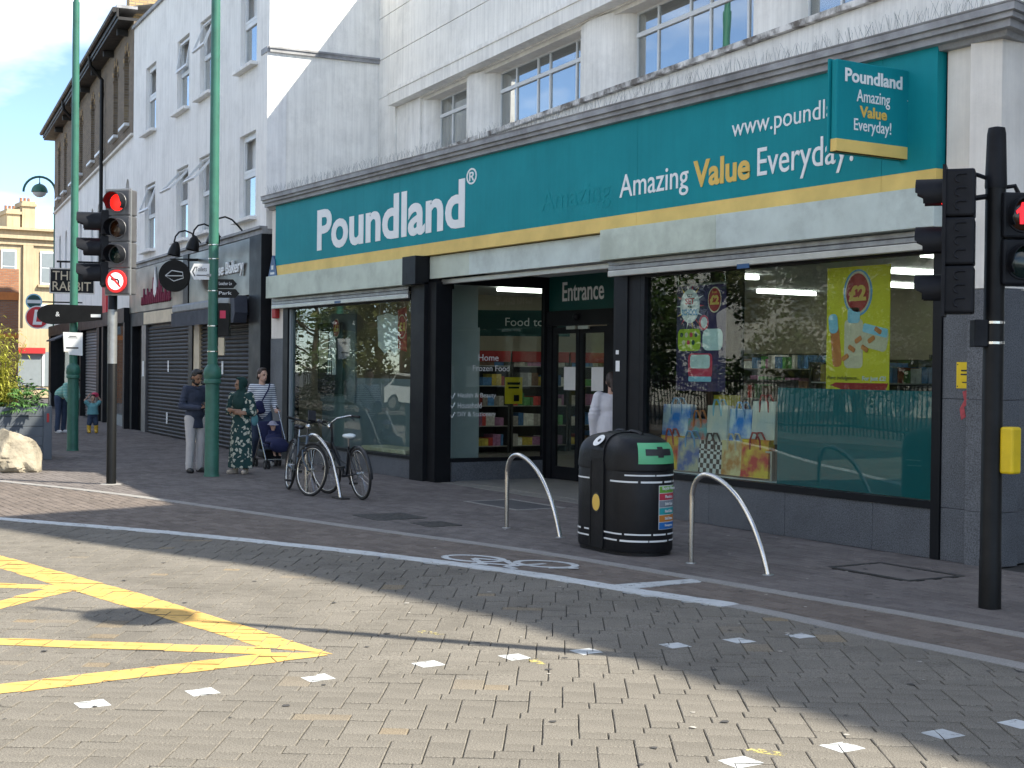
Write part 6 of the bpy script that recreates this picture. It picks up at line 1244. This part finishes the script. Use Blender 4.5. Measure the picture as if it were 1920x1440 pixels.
J = std(shL=(.13, 0, 1.385), shR=(-.13, 0, 1.385), hpL=(.07, -.05, .92), hpR=(-.07, -.05, .92), knL=(.1, -.42, .98), knR=(-.1, -.42, .98), anL=(.1, -.5, .6), anR=(-.1, -.5, .6), elL=(.2, -.1, 1.15), elR=(-.2, -.1, 1.15), wrL=(.1, -.28, 1.08), wrR=(-.1, -.28, 1.08), hands=(((-.3, -1, 0), (0, 0, 1), .5), ((.3, -1, 0), (0, 0, 1), .5)))
hz = .50; loc = tp.matrix_basis @ Vector((0, .04, -.02)); t, HM = make_person('small child in a grey sun hat sitting in the pushchair', loc, fdir, 1.72*.5, J, ((0, .04, 1.60), 20, 5), 'skin_light', vox=.011, hs=1.35)
t.scale = (.46,)*3; mb = MB(); R3 = HM.to_3x3().to_4x4(); mb.ell(HM @ Vector((0, .01, .06)), (.105, .115, .085), R3); mb.lathe([(.09, .0), (.165, -.02), (.165, -.01), (.09, .02)], 24, HM @ Matrix.Translation((0, -.01, .05))); blob('sun_hat', mb, 'cap_grey', t, .014, 2); mb = torso(MB(), J, zb=.9); blob('jacket', mb, 'navy_cloth', t, .014, 2)
mb = MB(); mb.ell((0, -.12, .46), (.19, .2, .07)); mb.ell((0, .0, .50), (.16, .08, .09)); mb.ell((.02, -.27, .38), (.18, .07, .11)); o = blob('blanket', mb, 'navy_cloth', None, .014, 3); o.matrix_world = tp.matrix_basis.copy(); tag(o, 'navy blanket covering the child in the pushchair', 'blanket')
# --- woman in white shirt going into the shop
pm = (-15.53, .80, 0); fc = Vector((-.75, .66)); J = std(elR=(-.25, .04, 1.12), wrR=(-.25, -.12, .92), elL=(.24, .04, 1.12))
t, HM = make_person('dark-haired woman in loose white shirt entering the shop', pm, fc, 1.70, J, ((0, -.01, 1.60), 10, 10), 'skin_light')
mb = torso(MB(), J, zb=.70, sleeve=(.085, .075, .06)); mb.ell((0, .03, .95), (.19, .15, .3)); blob('white_shirt', mb, 'white_shirt', t); blob('trousers', legs(MB(), J), 'jeans', t); shoes(t, J, 'shoe_black'); hair(t, HM, 'hair_brown', 0, lambda q: (q.cap(HM @ Vector((0, .10, .0)), HM @ Vector((0, .12, -.14)), .04, .025), q.ell(HM @ Vector((0, .05, .0)), (.088, .075, .1))))
# --- woman bending down behind the left post
pm = (-36.6, -1.22, 0); fc = tocam(pm)*.6+RV*.7
J = std(neck=(0, -.42, 1.26), chest=(0, -.30, 1.18), hip=(0, .03, .94), shL=(.17, -.38, 1.24), shR=(-.17, -.38, 1.24), elL=(.2, -.42, .98), elR=(-.2, -.42, .98), wrL=(.12, -.46, .76), wrR=(-.10, -.46, .76), hands=(((-.2, -.4, -1), (0, -1, .3), .5), ((.2, -.4, -1), (0, -1, .3), .5)))
t, HM = make_person('person in teal striped top bending forward behind the left green post', pm, fc, 1.68, J, ((0, -.56, 1.34), 0, 50), 'skin_light'); mb = MB(); mb.cap((0, -.36, 1.2), (0, .02, 1.0), .15, .15); mb.ell((0, -.3, 1.17), (.19, .15, .14)); mb.ell((0, -.1, 1.06), (.17, .16, .15))
for s in 'LR': limb(mb, [J['sh'+s], J['el'+s], Vector(J['el'+s]).lerp(Vector(J['wr'+s]), .6)], (.07, .058, .045))
blob('striped_top', mb, 'stripe_teal', t); blob('jeans', legs(MB(), J), 'jeans', t); shoes(t, J, 'shoe_white'); hair(t, HM, 'hair_brown')
# --- toddler holding its hat
pm = (-36.3, -.50, 0); fc = tocam(pm)*.95+RV*.15
J = std(neck=(0, 0, 1.36), elL=(.36, .0, 1.50), elR=(-.36, .0, 1.50), wrL=(.20, -.06, 1.72), wrR=(-.20, -.06, 1.72), shL=(.2, 0, 1.32), shR=(-.2, 0, 1.32), hands=(((-.6, .2, .6), (0, -1, 0), .4), ((.6, .2, .6), (0, -1, 0), .4)), anL=(.16, 0, .1), anR=(-.16, 0, .1), knL=(.14, -.02, .45), knR=(-.14, -.02, .45))
t, HM = make_person('toddler in teal tee and yellow boots holding a red hat', pm, fc, .95, J, ((0, -.03, 1.60), 0, 5), 'skin_light', vox=.014, hs=1.4)
mb = MB(); mb.ell((0, 0, 1.2), (.24, .19, .2)); mb.tube([(0, 0, 1.2), (0, 0, .86)], [.22, .27], 18, squash=.8)
for s in 'LR': mb.cap(J['sh'+s], Vector(J['sh'+s]).lerp(Vector(J['el'+s]), .6), .10, .10)
blob('tee', mb, 'tee_teal', t, .016, 2); mb = MB(); mb.ell((0, 0, .82), (.23, .18, .14))
for s in 'LR': mb.cap(J['hp'+s], J['kn'+s], .13, .125)
blob('shorts', mb, 'jeans', t, .016, 2)
for s in 'LR':
    a = Vector(J['an'+s]); mb = MB(); mb.cap((a.x, a.y, .34), (a.x, a.y, .08), .095, .085); mb.cap((a.x, a.y, .075), (a.x, a.y-.16, .07), .075, .07); blob('boot', mb, 'boot_yellow', t, .016, 2)
hair(t, HM, 'hair_brown'); mb = MB(); mb.ell((.10, .02, 1.79), (.17, .15, .09)); mb.ell((.18, 0, 1.72), (.1, .1, .08)); o = blob('red_hat', mb, 'pink_hat', None, .016, 2); o.matrix_world = t.matrix_basis.copy(); tag(o, "patterned red hat held on the toddler's head", 'hat')
# --- walker far down the street
pm = (-47.5, -.75, 0); fc = -tocam(pm); J = std(knL=(.09, -.12, .5), anL=(.09, -.2, .1), anR=(-.09, .25, .12))
t, HM = make_person('distant walker in lavender shirt seen past the planter', pm, fc, 1.72, J, ((0, -.01, 1.6), 0, 0), 'skin_brown', vox=.02); blob('shirt', torso(MB(), J), 'lavender', t, .02); blob('trousers', legs(MB(), J), 'navy_cloth', t, .02); shoes(t, J, 'shoe_black'); hair(t, HM, 'hair_black')
# ================================================================ the other side of the street (seen in the shop glass)
struct(MB().box(-120, 30, -60, -13.6, -.05, .10).build('opposite_pavement', 'walk_brick'))
def railing(label, x0, x1, y):
    t = thing('iron_railing', label, 'railing', ((x0+x1)/2, y, .1), 0, 'iron railings opposite'); L = (x1-x0)/2
    MB().box(-L, L, -.02, .02, .2, .25).box(-L, L, -.02, .02, 1.35, 1.4).build('rail', 'black_paint', t); b = MB(); x = -L
    while x <= L: b.box(x-.012, x+.012, -.012, .012, 0, 1.55); x += .14
    o = b.build('bars', 'black_paint', t); o['kind'] = 'stuff'
for k in range(5): railing('black iron railing panel number %d counted from the right, opposite the shop' % (k+1) if False else ['nearest', 'second', 'third', 'fourth', 'farthest'][k]+' black iron railing run opposite the shop, only mirrored in the glass', -22-k*8-7.9, -22-k*8, -16.2)
def tree(label, loc, H, R, n, ma, seed):
    rn = random.Random(seed); t = thing('broadleaf_tree', label, 'tree', loc, rn.uniform(0, 6), 'trees opposite the shop'); tr = MB(); tr.tube([(0, 0, 0), (.05, .03, H*.2), (.0, .1, H*.45), (.1, .0, H*.7)], [.22, .18, .13, .05], 10); cl = []
    for k in range(36):
        a = rn.uniform(0, 6.28); z = rn.uniform(.16, 1)*H; q = R*(1-abs(z/H-.6)*1.3)*rn.uniform(.3, 1); c = Vector((q*math.cos(a), q*math.sin(a), z)); cl.append((c, rn.uniform(.6, 1.3)))
        if k < 12: tr.tube([(0, 0, min(z*.6, H*.5)), c*.6+Vector((0, 0, z*.2)), c], [.06, .035, .012], 5)
    tr.build('trunk', 'bark', t); lf = MB()
    for k in range(n):
        c, r = rn.choice(cl); d = Vector((rn.gauss(0, 1), rn.gauss(0, 1), rn.gauss(0, 1))).normalized(); p = c+d*r*rn.uniform(.4, 1); v = Vector((rn.gauss(0, 1), rn.gauss(0, 1), rn.gauss(0, .6))).normalized(); s = v.cross(d).normalized() if v.cross(d).length > .01 else Vector((1, 0, 0)); L = rn.uniform(.13, .26); lf.add([p, p+v*L*.5+s*L*.3, p+v*L, p+v*L*.5-s*L*.3], [(0, 1, 2, 3)])
    me = bpy.data.meshes.new('crown'); me.from_pydata(lf.v, [], lf.f); me.materials.append(MATS[ma]); o = bpy.data.objects.new('crown', me); COL.objects.link(o); o.parent = t; o['kind'] = 'stuff'
for k, (x, y, H, R) in enumerate([(-24, -19.5, 8.5, 4), (-30, -20, 9.5, 4.4), (-35.5, -19, 8, 4), (-42, -20, 10, 4.6), (-49, -20, 8.5, 4.2), (-60, -21, 10.5, 5), (-18, -22, 9, 4), (-72, -25, 11, 5.5), (-38, -27, 11, 5), (-54.5, -17.6, 8, 4), (-66, -18.5, 9, 4.5), (-80, -21, 11, 5.5), (-93, -26, 12, 6), (-110, -30, 13, 7)]): tree(['nearest olive tree', 'broad olive tree', 'low green tree', 'tall green tree', 'mid green tree', 'far spreading tree', 'rounded tree', 'tall tree', 'rear tall tree', 'sixth tree', 'seventh tree', 'eighth tree', 'ninth tree', 'farthest tree'][k]+' over the railings opposite, only mirrored in the glass', (x, y, .1), H, R, 9000, ['leaf_tree', 'leaf_olive'][k % 2], 20+k)
t = thing('stone_gatehouse', 'pale stone chapel front opposite, only mirrored in the glass', 'building', (-56, -36, .1)); MB().box(-6, 4, -4, 0, 0, 4.2).build('wall', 'stone_yellow', t); MB().prism([(-5, 4.201), (3, 4.201), (-1, 7)], -4, 0).build('gable', 'stone_yellow', t)
for x in (-4.5, -1, 2.5): MB().prism(arch(x, 1, 1.1, 2.8, 0, 0), .001, .05).build('window', 'grey_panel', t)
t = thing('parked_car', 'white car parked opposite, only mirrored in the glass', 'car', (-47, -14.9, .1), 0); mb = MB(); mb.prism([(-2.1, .35), (2.05, .35), (2.1, .7), (1.95, .85), (1.1, .95), (.5, 1.42), (-1.2, 1.46), (-1.9, 1.0), (-2.15, .9)], -.85, .85); mb.build('body', 'frame_white', t)
MB().prism([(1.0, .96), (.47, 1.36), (-1.15, 1.4), (-1.75, 1.0)], -.86, .86).build('glazing', 'poster_black', t)
for x in (-1.35, 1.35):
    for y in (-.8, .8): w = MB().tube([(x, y-.1, .32), (x, y+.1, .32)], .32, 24).build('wheel', 'rubber', t); MB().tube([(x, y-.11, .32), (x, y+.11, .32)], .2, 16).build('rim', 'alu', w)

for k, (x0, x1, h) in enumerate([(-34, -8, 8.5), (-62, -36, 9.5), (-7, 14, 9.0)]):  # unseen terraces added to bounce sunlight onto the shaded shopfront
    t = thing('bounce_terrace', ['sunlit pale terrace opposite the shop', 'sunlit pale terrace further up the opposite side', 'sunlit pale terrace behind the viewer, nearest the side street'][k]+', added for bounce light, only mirrored in the glass', 'building', ((x0+x1)/2, -31, .1)); L = (x1-x0)/2
    MB().box(-L, L, -6, 0, 0, h).build('wall', 'white_render', t); MB().box(-L-.1, L+.1, -6, .25, h, h+.3).build('cornice', 'stone_pale', t)
    n = int(L*2/3.2)
    for i in range(n):
        for z in (1.0, 3.9, 6.6):
            if z+1.8 < h: x = -L+(i+.5)*2*L/n; w = MB().box(x-.6, x+.6, .001, .06, z, z+1.7).build('window', 'frame_white', t); MB().box(x-.5, x+.5, .061, .07, z+.1, z+1.6).build('pane', 'grey_panel', w)
